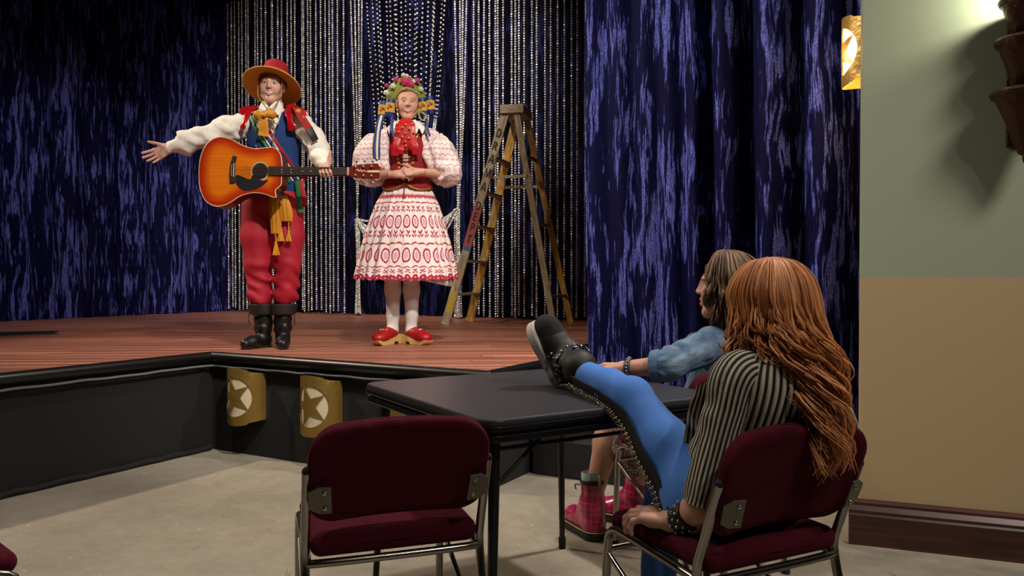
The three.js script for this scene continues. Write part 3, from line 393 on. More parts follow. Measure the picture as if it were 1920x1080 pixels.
// ------------------------------------------------------------------ table
{
  const e1 = V(0.85, 0, -0.527), e2 = V(-0.527, 0, -0.85), N = P(-0.068, 1.93, 0), c = N.clone().addScaledVector(e1, 0.435).addScaledVector(e2, 0.435); const t = thing('folding_table', 'square black folding card table between the chairs', 'table', c, Math.atan2(-e1.z, e1.x)); // local x = e1, local -z = e2
  const vinyl = mat(0x36363c, 0.36, { bumpMap: texBump, bumpScale: 0.0006 }), rim = mat(0x0d0d10, 0.3), legM = mat(0x0b0b0d, 0.4);
  const top = extr(rrect(0.846, 0.846, 0.05), 0.008, 0.006); top.rotateX(-Math.PI / 2); top.translate(0, 0.705, 0); { const p = top.attributes.position, uv = top.attributes.uv; for (let i = 0; i < p.count; i++) uv.setXY(i, p.getX(i) * 1.5, p.getZ(i) * 1.5); } part('table_top', top, vinyl, t, 'black vinyl top');
  const ring = (w, r, y, h, bv) => { const s = rrect(w, w, r); s.holes.push(rrect(w - 0.05, w - 0.05, r * 0.7)); const g = extr(s, h, bv); g.rotateX(-Math.PI / 2); g.translate(0, y, 0); return g; };
  part('rim', merge(ring(0.856, 0.055, 0.690, 0.008, 0.004), ring(0.848, 0.052, 0.662, 0.012, 0.004)), rim, t, 'rounded black edge'); part('apron', ring(0.83, 0.045, 0.66, 0.04, 0.001), legM, t);
  for (const [sx, sz] of [[-1, 1], [1, 1], [1, -1], [-1, -1]]) { const a = V(sx * 0.365, 0.675, sz * 0.365), b = V(sx * 0.395, 0.03, sz * 0.395); const l = part('leg', bar(b, a, 0.0105, 0.0165, 14), legM, t); part('foot_cap', bar(V(sx * 0.397, 0, sz * 0.397), V(sx * 0.395, 0.045, sz * 0.395), 0.0145, 0.0145), rubber, l); part('brace', merge(bar(V(sx * 0.372, 0.53, sz * 0.372), V(sx * 0.20, 0.665, sz * 0.372), 0.0055), bar(V(sx * 0.372, 0.53, sz * 0.372), V(sx * 0.372, 0.57, sz * 0.34), 0.008)), legM, l); }
  for (const sz of [-1, 1]) part('cross_bar', bar(V(-0.37, 0.63, sz * 0.37), V(0.37, 0.63, sz * 0.37), 0.006), legM, t);
}

// ------------------------------------------------------------------ stepladder
const font = await new FontLoader().loadAsync('fonts/droid/droid_sans_bold.typeface.json');
{
  const A = P(-0.66, 7.63, STAGE_H), w = V(0.21, 0, -0.62), C = P(0.40, 7.38, STAGE_H); const t = thing('stepladder', 'weathered wooden stepladder lettered for the drama department', 'stepladder', A.clone().add(C).add(w).multiplyScalar(0.5).setY(STAGE_H)); const O = t.position.clone();
  const wornTex = (a, b, c2, seed) => dataTex(256, 1024, (u, v) => { const g = tfbm(u, v, 6, 40, seed, 4), s = tfbm(u, v, 7, 14, seed + 9, 4), s2 = tfbm(u, v, 9, 22, seed + 3, 3); let c = lerp3(a, b, clamp(0.5 + g)); if (s > 0.18) c = lerp3(c, c2, clamp((s - 0.18) * 7)); if (s2 > 0.3) c = lerp3(c, [196, 190, 174], clamp((s2 - 0.3) * 8) * 0.8); return c; });
  const greyW = mat(0xffffff, 0.75, { map: wornTex([168, 154, 134], [120, 106, 90], [168, 146, 84], 14) }), yelW = mat(0xffffff, 0.7, { map: wornTex([190, 142, 34], [138, 100, 26], [140, 124, 100], 44) }), redP = mat(0x9c4a48, 0.7), ink = mat(0x1c1a18, 0.7), blueP = mat(0x3a5f8c, 0.7);
  const top = P(-0.01, 7.49, STAGE_H + 2.06).sub(O), wt = V(0.105, 0, -0.31); const a0 = A.clone().sub(O), c0 = C.clone().sub(O), du = V(c0.x - a0.x, 0, c0.z - a0.z).normalize(), nn = w.clone().normalize();
  const mid = top.clone().addScaledVector(nn, 0);   // near end of the cap
  const nearTop = s => mid.clone().addScaledVector(du, s * 0.055), farTop = s => nearTop(s).add(wt).add(V(0, 0, 0)); const wood = (a, b, wd, th, hint, m, nm = 'rail', lab) => { const d = b.clone().sub(a); const h = hint.clone(); return part(nm, plank(a, b, wd, th, h), m, t, lab); };
  const rA = [a0, nearTop(-1)], rB = [a0.clone().add(w), farTop(-1)], rC = [c0, nearTop(1)], rD = [c0.clone().add(w), farTop(1)];
  const railA = wood(rA[0], rA[1], 0.085, 0.028, du, greyW, 'rail', 'grey rail with stacked black letters'); wood(rB[0], rB[1], 0.085, 0.028, du, yelW, 'rail', 'yellow painted rail'); wood(rC[0], rC[1], 0.062, 0.028, du, greyW); wood(rD[0], rD[1], 0.062, 0.028, du, yelW, 'rail', 'yellow painted rail');
  // top cap
  { const g = new RoundedBoxGeometry(0.235, 0.085, 0.40, 2, 0.006); const m = new THREE.Matrix4().makeBasis(du, V(0, 1, 0), du.clone().cross(V(0, 1, 0))); g.applyMatrix4(m); const c = mid.clone().addScaledVector(wt, 0.5).add(V(0, 0.03, 0)); g.translate(c.x, c.y, c.z); part('top_cap', g, greyW, t); }
  const ra = f => rA[0].clone().lerp(rA[1], f), rb = f => rB[0].clone().lerp(rB[1], f), rc = f => rC[0].clone().lerp(rC[1], f), rd = f => rD[0].clone().lerp(rD[1], f);
  for (const f of [0.145, 0.305, 0.47, 0.63, 0.79]) { const a = ra(f).addScaledVector(du, 0.005), b = rb(f).addScaledVector(du, 0.005); part('step', plank(a, b, 0.085, 0.024, du), greyW, t); }
  for (const f of [0.135, 0.48, 0.80]) part('rear_bar', plank(rc(f), rd(f), 0.022, 0.034, du), greyW, t);
  part('spreader', plank(ra(0.70).addScaledVector(nn, 0.02), rc(0.70).addScaledVector(nn, -0.02), 0.008, 0.03, nn, 0.002), mat(0xa49684, 0.6), t); part('spreader', plank(rb(0.675), rd(0.675), 0.008, 0.03, nn, 0.002), mat(0x9c8a70, 0.6), t);
  // paint patch and stacked lettering on the near face of the lettered rail
  const dA = rA[1].clone().sub(rA[0]).normalize(), outN = nn.clone().negate(), xA = V(0, 0, 0).copy(dA).cross(outN).negate().normalize(); const face = (f, off) => ra(f).addScaledVector(outN, 0.0145 + off);
  part('paint_patch', plank(face(0.375, 0), face(0.565, 0), 0.083, 0.0012, du, 0), redP, railA, 'faded red paint patch'); part('paint_patch', plank(face(0.355, 0), face(0.377, 0), 0.08, 0.0011, du, 0), blueP, railA, 'small blue paint patch'); part('paint_patch', plank(face(0.06, 0), face(0.16, 0), 0.05, 0.001, du, 0), mat(0xb89a2a, 0.7), railA, 'yellow paint wear');
  const up = dA.clone(), bx = up.clone().cross(outN).normalize(); [['D', 0.905], ['R', 0.845], ['A', 0.785], ['M', 0.72], ['A', 0.655], ['D', 0.565], ['E', 0.515], ['P', 0.465], ['T', 0.41]].forEach(([ch, f]) => { const g = new TextGeometry(ch, { font, size: 0.075, depth: 0.001, curveSegments: 4 }); g.computeBoundingBox(); const b = g.boundingBox; g.translate(-(b.min.x + b.max.x) / 2, -0.0375, 0); g.scale(0.85, 1.15, 1); g.applyMatrix4(new THREE.Matrix4().makeBasis(bx, up, outN)); const c = face(f, 0.0012); g.translate(c.x, c.y, c.z); part('letter', g, ink, railA); });
}

// ------------------------------------------------------------------ people: shared materials
const skinM = mat(0xffffff, 0.52, { vertexColors: true, sheen: 0.15, sheenColor: new THREE.Color(0.6, 0.3, 0.2) });
const hairMat = new THREE.MeshPhysicalMaterial({ color: 0xffffff, vertexColors: true, roughness: 0.5, side: THREE.DoubleSide, sheen: 0.3, sheenColor: new THREE.Color(0.4, 0.25, 0.15) });
const texFold = dataTex(512, 512, (u, v) => 0.5 + tfbm(u, v, 10, 7, 15, 4) * 0.8, false);
const cloth = (c, o = {}) => mat(c, 0.85, { bumpMap: texWeave, bumpScale: 0.0005, ...o });
const fine = g => { const p = g.attributes.position, uv = g.attributes.uv; for (let i = 0; i < uv.count; i++) uv.setXY(i, uv.getX(i) * 4, uv.getY(i) * 4); return g; };

// ------------------------------------------------------------------ the man with the guitar
{
  const base = P(-1.5975, 5.15, STAGE_H), t = thing('person', 'man in red hat, blue vest and red breeches, arm stretched out to the side', 'person', base); const sk = [0.62, 0.36, 0.27];
  const hip = V(0.0, 0.98, 0), chest = V(0.012, 1.38, -0.01), neck = V(0.012, 1.56, -0.01), sR = V(-0.165, 1.49, 0), sL = V(0.195, 1.49, 0), eR = V(-0.395, 1.375, 0.13), wR = V(-0.572, 1.287, 0.24), eL = V(0.335, 1.29, 0.06), wL = V(0.408, 1.178, 0.262);
  const kR = V(-0.088, 0.55, 0.02), kL = V(0.108, 0.55, 0.02), aR = V(-0.062, 0.12, 0), aL = V(0.07, 0.12, 0);
  const body = [ell(V(0.012, 1.33, 0), [0.165, 0.24, 0.11], 0.05), ell(V(0.01, 1.02, 0), [0.16, 0.15, 0.11], 0.06), ...chain([neck.clone().add(V(0, -0.08, 0)), V(0.012, 1.66, 0.005)], [0.062, 0.056], 0.04), ...chain([sR, eR, wR], [0.052, 0.04, 0.028]), ...chain([sL, eL, wL], [0.052, 0.04, 0.028]), ...chain([V(-0.08, 0.95, 0), kR, aR], [0.085, 0.055, 0.04], 0.04), ...chain([V(0.095, 0.95, 0), kL, aL], [0.085, 0.055, 0.04], 0.04)];
  const head = place(headGeo({ skin: sk, brow: [0.16, 0.09, 0.05], lip: [0.50, 0.18, 0.16] }), V(0.014, 1.727, 0.03), 0.1, 0.04, -0.06, 0.98);
  const hR = handPrims(wR, V(-0.86, -0.50, 0.15), V(0.1, -0.1, 1), V(-0.5, 0.86, 0), { size: 1.02, curl: [0.12, 0.16, 0.2, 0.24], splay: 1.5, thumb: V(-0.95, 0.3, 0.15), thumb2: V(-1, 0, 0.1) });
  // fretting hand: palm behind the neck, fingers over the strings
  const hL = handPrims(wL, V(0.28, -0.8, 0.4), V(0, 0.5, 0.85), V(1, 0.2, 0), { size: 0.98, fat: 1.05, curl: [[0.75, 1.05, 0.8], [0.85, 1.05, 0.8], [0.9, 1.05, 0.8], [0.95, 1.05, 0.8]], splay: 0.6, thumb: V(0.25, 0.95, 0.05), thumb2: V(0, 0.9, 0.3) });
  wpart('body', mergeC([sdf(body, 0.013, { col: () => sk }), head, sdf(hR, 0.0034, { col: () => [0.64, 0.36, 0.29] }), sdf(hL, 0.0034, { col: () => sk })].map(g => { g.translate(base.x, base.y, base.z); return g; })), skinM, t);
  const add = (n, g, m, p = t, l) => { return part(n, g, m, p, l); };
  // hair under the hat
  const hair = []; const rr = rng(31); for (let i = 0; i < 60; i++) { const a = -1.5 + 3.0 * rr(), r = 0.079; const x = Math.sin(a) * r, z = Math.cos(a) * r * 1.15 - 0.01; hair.push({ pts: [V(0.014 + x * 0.8, 1.80, 0.03 + z * 0.75), V(0.014 + x * 1.02, 1.79 - 0.01 * rr(), 0.03 + z * 1.02), V(0.014 + x * 1.03, 1.765 - 0.012 * rr() - (Math.abs(a) > 0.9 ? 0.03 : 0), 0.03 + z * 1.03)], r: 0.006, seg: 6 }); }
  add('hair', mergeC([locks(hair, i => lerp3([0.13, 0.07, 0.035], [0.2, 0.12, 0.06], hash3(i, 2, 3))), sdf([ell(V(0.014, 1.757, -0.005), [0.08, 0.085, 0.09], 0.01), sub(ell(V(0.014, 1.70, 0.09), [0.09, 0.075, 0.08], 0.01))], 0.008, { col: () => [0.15, 0.085, 0.045] })]), hairMat, t);
  // hat, tipped far back
  { const red = cloth(0xa00f1e, { sheen: 0.4, sheenColor: new THREE.Color(0.5, 0.05, 0.05) }), orange = cloth(0xc97a1e); const q = new THREE.Quaternion().setFromEuler(new THREE.Euler(-0.50, 0, -0.05)); const c = V(0.016, 1.752, 0.02);
    const pos = g => { g.applyQuaternion(q); g.translate(c.x, c.y, c.z); return g; };
    const ring = (r0, r1, f, th) => { const pr = []; const n = 10; for (let i = 0; i <= n; i++) { const k = i / n; pr.push([mix(r0, r1, k), f(k) + th / 2]); } for (let i = n; i >= 0; i--) { const k = i / n; pr.push([mix(r0, r1, k), f(k) - th / 2]); } pr.push(pr[0]); return lathe(pr, 48); };
    const f = k => -0.012 * k - 0.022 * k * k * k; const hat = add('hat', pos(lathe([[0.0, 0.15], [0.03, 0.155], [0.06, 0.152], [0.077, 0.14], [0.086, 0.09], [0.096, 0.03], [0.1, 0.004], [0.103, 0.0]], 48)), red, t, 'red felt hat with orange underside'); add('brim', pos(ring(0.1, 0.184, k => f(k) + 0.0035, 0.004)), red, hat); add('brim_lining', pos(ring(0.092, 0.187, k => f(k) - 0.0012, 0.004)), orange, hat, 'orange underside of the brim'); add('brim_edge', pos((() => { const g = new THREE.TorusGeometry(0.187, 0.0045, 8, 60); g.rotateX(Math.PI / 2); g.translate(0, f(1), 0); return g; })()), cloth(0xd8a050), hat); }
  const cordM = cloth(0x8d7b58); add('hat_cord', tube([V(0.093, 1.75, 0.07), V(0.095, 1.68, 0.1), V(0.075, 1.60, 0.12), V(0.045, 1.545, 0.14), V(0.05, 1.48, 0.155), V(0.068, 1.42, 0.16), V(0.06, 1.36, 0.165), V(0.064, 1.31, 0.17)], 0.0036, 40, 6), cordM, t); add('hat_cord', tube([V(-0.062, 1.72, 0.085), V(-0.05, 1.64, 0.11), V(-0.01, 1.585, 0.125), V(0.03, 1.54, 0.145), V(0.055, 1.49, 0.157), V(0.085, 1.45, 0.158), V(0.10, 1.5, 0.14)], 0.0032, 40, 6), cordM, t); add('cord_knot', sphere(V(0.058, 1.43, 0.165), 0.013, 10, 8), cordM, t);
  // white shirt
  const white = cloth(0xe6e0d6), wrk = (amp, fr) => (x, y, z, d) => d + amp * noise3(x * fr, y * fr, z * fr) + amp * 0.5 * noise3(x * fr * 2.3, y * fr * 2.3 + 4, z * fr * 2.3);
  const sleeve = (a, b, c, s) => { const f = a.clone().lerp(b, 0.5); return [cap(a, f, 0.068, 0.078, 0.03), cap(f, b, 0.078, 0.072, 0.03), cap(b, b.clone().lerp(c, 0.55), 0.074, 0.066, 0.03), cap(b.clone().lerp(c, 0.55), b.clone().lerp(c, 0.86), 0.062, 0.04, 0.03), cap(b.clone().lerp(c, 0.86), c, 0.036, 0.034, 0.012)]; };
  add('shirt', sdf([ell(V(0.012, 1.33, 0), [0.155, 0.235, 0.117], 0.05), ...sleeve(sR, eR, wR), ...sleeve(sL, eL, wL), cap(V(-0.08, 1.53, -0.01), V(0.1, 1.53, -0.01), 0.05, 0.05, 0.05)], 0.009, { warp: (x, y, z, d) => Math.abs(x - 0.01) > 0.17 ? wrk(0.017, 13)(x + y * 0.7, y * 1.3, z, d) : d }), white, t, 'white shirt with full sleeves');
  for (const s of [-1, 1]) add('collar', (() => { const g = extr(shapeFrom([[0, 0], [0.03 * s, 0.045], [0.066 * s, 0.055], [0.078 * s, 0.01], [0.055 * s, -0.055]]), 0.004, 0.002); g.rotateX(-0.35); g.rotateY(s * 0.45); g.translate(0.012 + s * 0.004, 1.572, 0.092); return g; })(), white, t);
  add('collar_band', loft([{ p: V(0.012, 1.555, -0.005), a: 0.075, b: 0.072 }, { p: V(0.012, 1.595, 0), a: 0.066, b: 0.066 }, { p: V(0.012, 1.625, 0.002), a: 0.064, b: 0.066 }], V(1, 0, 0), { nu: 28 }), white, t);
  // vest
  const vestP = [ell(V(0.012, 1.36, 0), [0.176, 0.22, 0.125], 0.05), ell(V(0.025, 1.10, 0), [0.172, 0.2, 0.124], 0.07), cap(V(-0.10, 1.515, -0.012), V(0.125, 1.515, -0.012), 0.055, 0.055, 0.06)];
  const vestF = field(vestP); const vw = (x, y, z, d) => { let o = Math.max(d, 1.0 - y); o = Math.max(o, Math.abs(x - 0.014) - 0.168); if (z > 0) { const k = sstep(1.32, 1.56, y) * 0.052 + sstep(1.3, 1.02, y) * 0.05; o = Math.max(o, k - Math.abs(x - 0.03) + (y > 1.32 ? 0 : 0)); } return Math.max(o, (Math.hypot(x - 0.012, z + 0.005) - 0.085) < 0 && y > 1.5 ? 0.02 : o); };
  const blue = cloth(0x17386e, { roughness: 0.9 }); add('vest', sdf(vestP, 0.008, { warp: vw }), blue, t, 'blue vest with brown trim');
  const fz = (x, y, off = 0.006) => { let z = 0.3; while (z > -0.1 && vestF(x, y, z) > 0) z -= 0.002; return V(x, y, z + off); };
  const trimM = cloth(0x7a4a3a); add('trim', ribbon([-0.15, -0.1, -0.04].map(x => fz(x, 1.008)), 0.022, V(0, 0, 1), 0.004), trimM, t); add('trim', ribbon([0.085, 0.13, 0.165].map(x => fz(x, 1.008)), 0.022, V(0, 0, 1), 0.004), trimM, t); add('trim', ribbon([[-0.07, 1.33], [-0.045, 1.24], [-0.03, 1.15], [-0.03, 1.05]].map(q => fz(q[0], q[1])), 0.014, V(0, 0, 1), 0.004), trimM, t);
  // breeches
  const leg = (h, k, a, s) => [cap(h, h.clone().lerp(k, 0.5), 0.108, 0.108, 0.05), cap(h.clone().lerp(k, 0.5), k, 0.106, 0.088, 0.03), cap(k, k.clone().lerp(a, 0.42), 0.088, 0.074, 0.02), ell(k.clone().lerp(a, 0.48).add(V(0, -0.01, 0)), [0.076, 0.055, 0.082], 0.02)];
  const redF = cloth(0xa40a26, { sheen: 0.3, sheenColor: new THREE.Color(0.6, 0.05, 0.1), roughness: 0.7 }); add('breeches', sdf([ell(V(0.005, 1.0, 0), [0.175, 0.14, 0.125], 0.05), ...leg(V(-0.09, 0.92, 0), kR, aR, -1), ...leg(V(0.105, 0.92, 0), kL, aL, 1)], 0.0095, { warp: (x, y, z, d) => Math.max(d + (y < 0.62 ? 0.011 * sstep(0.64, 0.42, y) * (0.5 * Math.sin(y * 62 + 7 * noise3(x * 7, y * 6, z * 7) + x * 18) + 1.3 * noise3(x * 13 + y * 9, y * 20, z * 13)) : 0.006 * noise3(x * 14, y * 4, z * 14)), y - 1.07) }), redF, t, 'full red velvet breeches');
  // boots
  const leather = mat(0x0d0c0c, 0.42, { bumpMap: texFold, bumpScale: 0.006 });
  for (const [a, s, yaw] of [[aR, -1, 0.42], [aL, 1, -0.28]]) {
    const f = V(-Math.sin(yaw) * 1, 0, Math.cos(yaw)), g = (x, y) => a.clone().addScaledVector(f, x).setY(y); const b = add('boot', sdf([...chain([g(0, 0.26), g(-0.005, 0.14), g(0, 0.07)], [0.064, 0.052, 0.046], 0.03), cap(g(-0.03, 0.045), g(0.1, 0.042), 0.04, 0.04, 0.03), cap(g(0.1, 0.04), g(0.165, 0.035), 0.04, 0.032, 0.03)], 0.0075, { warp: (x, y, z, d) => Math.max(d + 0.004 * Math.sin(y * 95 + 3 * noise3(x * 20, y * 8, z * 20)) * sstep(0.06, 0.14, y), 0.012 - y) }), leather, t, 'black leather boot');
    add('cuff', loft([{ p: g(0, 0.215), a: 0.068, b: 0.07 }, { p: g(0, 0.225), a: 0.082, b: 0.084 }, { p: g(0, 0.285), a: 0.092, b: 0.094 }, { p: g(0, 0.29), a: 0.084, b: 0.086 }, { p: g(0, 0.27), a: 0.07, b: 0.07 }], V(1, 0, 0), { nu: 32, wr: (p, q) => 1 + 0.03 * Math.sin(p * 3 + s) }), mat(0x1c1c1e, 0.55, { bumpMap: texFold, bumpScale: 0.003 }), b); add('sole', (() => { const q = sdf([cap(g(-0.035, 0.012), g(0.16, 0.012), 0.04, 0.034, 0.02)], 0.009, { warp: (x, y, z, d) => Math.max(d, Math.abs(y - 0.008) - 0.008) }); return q; })(), rubber, b); add('lace', tube([g(0.02, 0.26).add(V(s * 0.066, 0, 0)), g(0.02, 0.2).add(V(s * 0.08, 0, 0.01)), g(0.0, 0.15).add(V(s * 0.082, 0, 0.015))], 0.003, 12, 5), leather, b);
  }
  // tricolour sash from shoulder to hip
  const sash = []; for (let i = 0; i <= 9; i++) { const k = i / 9; sash.push([mix(-0.095, 0.17, k), mix(1.53, 1.10, k) + 0.0]); } [[-0.021, 0.02, 0x1f7a3c], [-0.005, 0.01, 0xe4e0d8], [0.008, 0.016, 0x1d2f7c], [0.0205, 0.01, 0xe4e0d8], [0.034, 0.02, 0xa8141e]].forEach(([o, w, c]) => add('sash_stripe', ribbon(sash.map(q => fz(q[0] + o * 1.05, q[1] + o * 0.62, 0.012)), w, V(0, 0, 1), 0.004, 30), cloth(c, { roughness: 0.5 }), t, 'stripe of the diagonal sash'));
  add('sash_end', ribbon([V(0.19, 1.1, 0.09), V(0.2, 1.02, 0.085), V(0.205, 0.95, 0.08), V(0.215, 0.89, 0.085)], 0.03, V(0, 0.1, 1), 0.004, 16, k => 0.8 + 0.35 * k), cloth(0x1a7038, { roughness: 0.5 }), t, 'green hanging end of the sash'); add('sash_end', ribbon([V(0.21, 1.1, 0.08), V(0.235, 1.0, 0.08), V(0.245, 0.93, 0.08)], 0.032, V(0.1, 0, 1), 0.004, 16), cloth(0xa0101e, { roughness: 0.5 }), t, 'red hanging end of the sash');
  // orange bow and waist scarf
  const or = cloth(0xc98512, { roughness: 0.6 }); for (const s of [-1, 1]) add('bow_loop', sdf([ell(V(0.005 + s * 0.034, 1.515 - (s > 0 ? -0.004 : 0.006), 0.155), [0.036, 0.03, 0.016], 0.01, new THREE.Quaternion().setFromEuler(new THREE.Euler(0, 0, s * -0.35))), cap(V(0.005, 1.512, 0.155), V(0.005 + s * 0.05, 1.515, 0.155), 0.012, 0.026, 0.01)], 0.006, { warp: wrk(0.003, 40) }), or, t); add('bow_tail', ribbon([V(0.0, 1.5, 0.158), V(-0.002, 1.45, 0.165), V(0.0, 1.40, 0.162), V(-0.004, 1.375, 0.165)], 0.062, V(0, 0, 1), 0.006, 16, k => 0.5 + 0.5 * sstep(0, 0.3, k)), or, t); add('bow_knot', sphere(V(0.006, 1.508, 0.172), 0.016, 10, 8), or, t);
  const scarf = add('waist_scarf', loft([{ p: V(0.06, 1.03, 0.14), a: 0.022, b: 0.016 }, { p: V(0.065, 0.95, 0.15), a: 0.034, b: 0.016 }, { p: V(0.07, 0.85, 0.15), a: 0.032, b: 0.014 }, { p: V(0.072, 0.75, 0.148), a: 0.028, b: 0.012 }], V(1, 0, 0), { nu: 36, wr: p => 1 + 0.16 * Math.sin(p * 7) }), or, t, 'orange scarf hanging from the waist'); add('scarf_fold', loft([{ p: V(0.12, 0.995, 0.14), a: 0.02, b: 0.012 }, { p: V(0.13, 0.93, 0.15), a: 0.036, b: 0.014 }, { p: V(0.138, 0.87, 0.15), a: 0.04, b: 0.014 }, { p: V(0.138, 0.83, 0.148), a: 0.036, b: 0.01 }], V(1, 0, 0), { nu: 36, wr: p => 1 + 0.14 * Math.sin(p * 8) }), or, scarf);
  const tassel = (x, y0, y1) => { const g = [bar(V(x, y0 + 0.07, 0.15), V(x, y0, 0.15), 0.003, 0.003, 6)]; for (let i = 0; i < 14; i++) { const a = i * 0.9, q = 0.005 + 0.02 * hash3(i, 4, Math.round(x * 1000)); g.push(bar(V(x + Math.cos(a) * 0.003, y0, 0.15 + Math.sin(a) * 0.003), V(x + Math.cos(a) * q, y1, 0.15 + Math.sin(a) * q * 0.6), 0.004, 0.0045, 5)); } g.push(sphere(V(x, y0, 0.15), 0.009)); return merge(g); };
  for (const [x, a, b] of [[0.072, 0.69, 0.61], [0.105, 0.77, 0.70], [0.155, 0.76, 0.70]]) add('tassel', tassel(x, a, b), cloth(0xd49a22), scarf);
  // shiny red shoulder ribbons
  const foil = mat(0xb81020, 0.22, { metalness: 0.35 }); for (const [pts, w] of [[[V(-0.19, 1.545, 0.05), V(-0.15, 1.575, 0.04), V(-0.11, 1.585, 0.03), V(-0.09, 1.56, 0.07)], 0.05], [[V(-0.12, 1.58, 0.05), V(-0.13, 1.52, 0.1), V(-0.14, 1.46, 0.125), V(-0.15, 1.43, 0.125)], 0.034], [[V(0.11, 1.585, 0.03), V(0.16, 1.585, 0.04), V(0.21, 1.56, 0.04), V(0.235, 1.53, 0.04)], 0.055], [[V(0.13, 1.58, 0.06), V(0.15, 1.52, 0.11), V(0.165, 1.46, 0.13), V(0.178, 1.42, 0.128)], 0.055]]) add('shoulder_ribbon', ribbon(pts, w, V(0, 0.4, 1), 0.006, 18, k => 0.85 + 0.2 * Math.sin(k * 9)), foil, t, 'shiny red ribbon on the shoulder');
}

// ------------------------------------------------------------------ guitar
{
  const base = P(-1.579, 4.86, STAGE_H + 1.131); const t = thing('acoustic_guitar', 'orange sunburst cutaway acoustic guitar held by the man', 'guitar', base, 0); t.rotation.set(-0.06, -0.05, -0.012);
  // outline in metres about the sound hole, x towards the neck
  const pts = [[0.135, -0.085], [0.1, -0.12], [0.105, -0.165], [0.085, -0.162], [0.03, -0.142], [-0.04, -0.135], [-0.12, -0.155], [-0.2, -0.205], [-0.27, -0.222], [-0.335, -0.195], [-0.378, -0.12], [-0.392, 0], [-0.378, 0.11], [-0.335, 0.185], [-0.27, 0.216], [-0.2, 0.205], [-0.12, 0.165], [-0.04, 0.142], [0.03, 0.148], [0.085, 0.148], [0.122, 0.115], [0.137, 0.05], [0.138, 0], [0.137, -0.05]];
  const cv = new THREE.CatmullRomCurve3(pts.map(p => V(p[0], p[1], 0)), true, 'centripetal').getPoints(120); const sh = new THREE.Shape(cv.map(p => new THREE.Vector2(p.x, p.y)));
  const edgeD = (x, y) => { let m = 1; for (const p of cv) m = Math.min(m, Math.hypot(p.x - x, p.y - y)); return m; };
  const burst = dataTex(256, 256, (u, v) => { const x = u * 0.56 - 0.41, y = v * 0.48 - 0.24, d = edgeD(x, y); const k = sstep(0.0, 0.085, d), g = 1 + 0.07 * tnoise(u * 4, v * 160, 4, 160, 3); const c = lerp3([168, 36, 6], [214, 112, 16], k); return [c[0] * g, c[1] * g, c[2] * g]; });
  const sideM = mat(0x4a140c, 0.25, { clearcoat: 0.6, clearcoatRoughness: 0.15 }), topM = mat(0xffffff, 0.3, { map: burst, clearcoat: 0.5, clearcoatRoughness: 0.2 }), dark = mat(0x2a1c14, 0.5), cream = mat(0xcdbfa0, 0.4);
  const bodyG = extr(sh, 0.1, 0.004); bodyG.translate(0, 0, -0.105); part('body', bodyG, sideM, t, 'dark red back and sides');
  const sh2 = new THREE.Shape(cv.map(p => new THREE.Vector2(p.x * 0.992 - 0.001, p.y * 0.985))); sh2.holes.push((() => { const h = new THREE.Path(); h.absarc(0, 0, 0.05, 0, Math.PI * 2, true); return h; })()); const tg = new THREE.ExtrudeGeometry(sh2, { depth: 0.004, bevelEnabled: false, curveSegments: 32 }); tg.translate(0, 0, 0.0005); { const p = tg.attributes.position, uv = tg.attributes.uv; for (let i = 0; i < p.count; i++) uv.setXY(i, (p.getX(i) + 0.41) / 0.56, (p.getY(i) + 0.24) / 0.48); } part('top', tg, topM, t, 'orange sunburst top');
  part('binding', new THREE.TubeGeometry(new THREE.CatmullRomCurve3(cv.map(p => V(p.x, p.y, 0.002)), true), 160, 0.0035, 6, true), cream, t); const ro = new THREE.RingGeometry(0.052, 0.062, 40); ro.translate(0, 0, 0.0052); part('rosette', ro, mat(0xb09a78, 0.4), t); const inner = new THREE.CircleGeometry(0.051, 32); inner.translate(0, 0, 0.0008); part('sound_hole', inner, mat(0x160a06, 0.9), t);
  const br = extr(shapeFrom([[-0.185, -0.075], [-0.155, -0.07], [-0.16, -0.03], [-0.16, 0.05], [-0.15, 0.09], [-0.172, 0.095], [-0.185, 0.05], [-0.19, -0.02]]), 0.009, 0.002); br.translate(0, 0, 0.005); const bridge = part('bridge', br, dark, t); part('saddle', box(0.004, 0.085, 0.012, -0.163, 0.005, 0.014), cream, bridge); for (let i = 0; i < 6; i++) part('bridge_pin', sphere(V(-0.177, -0.028 + i * 0.0125, 0.017), 0.0035), cream, bridge);
  const pgc = new THREE.CatmullRomCurve3([[-0.045, -0.025], [-0.06, -0.05], [-0.15, -0.025], [-0.148, -0.08], [-0.11, -0.118], [-0.04, -0.118], [0.02, -0.09], [0.055, -0.052], [0.02, -0.06]].map(p => V(p[0], p[1], 0)), true, 'centripetal').getPoints(60).map(p => new THREE.Vector2(p.x, p.y)); const pg = new THREE.ExtrudeGeometry(new THREE.Shape(pgc), { depth: 0.0018, bevelEnabled: false }); pg.translate(0, 0, 0.0048); part('pickguard', pg, mat(0x26262a, 0.3), t);
  // neck
  const nl = 0.555, nw0 = 0.029, nw1 = 0.023; const nk = extr(shapeFrom([[0.1, -nw0], [nl, -nw1], [nl, nw1], [0.1, nw0]]), 0.014, 0.004); nk.translate(0, 0, -0.016); part('neck', nk, mat(0x5a2a18, 0.35), t); const fb = extr(shapeFrom([[0.055, -nw0], [nl, -nw1], [nl, nw1], [0.055, nw0]]), 0.006); fb.translate(0, 0, 0.006); const fbm_ = part('fretboard', fb, mat(0x33261f, 0.5), t);
  for (let i = 1; i <= 19; i++) { const x = nl - 0.5 * 1.46 * (1 - Math.pow(2, -i / 12)); if (x < 0.06) break; part('fret', box(0.0028, 0.046 + (nl - x) * 0.018, 0.003, x, 0, 0.0128), boltM, fbm_); }
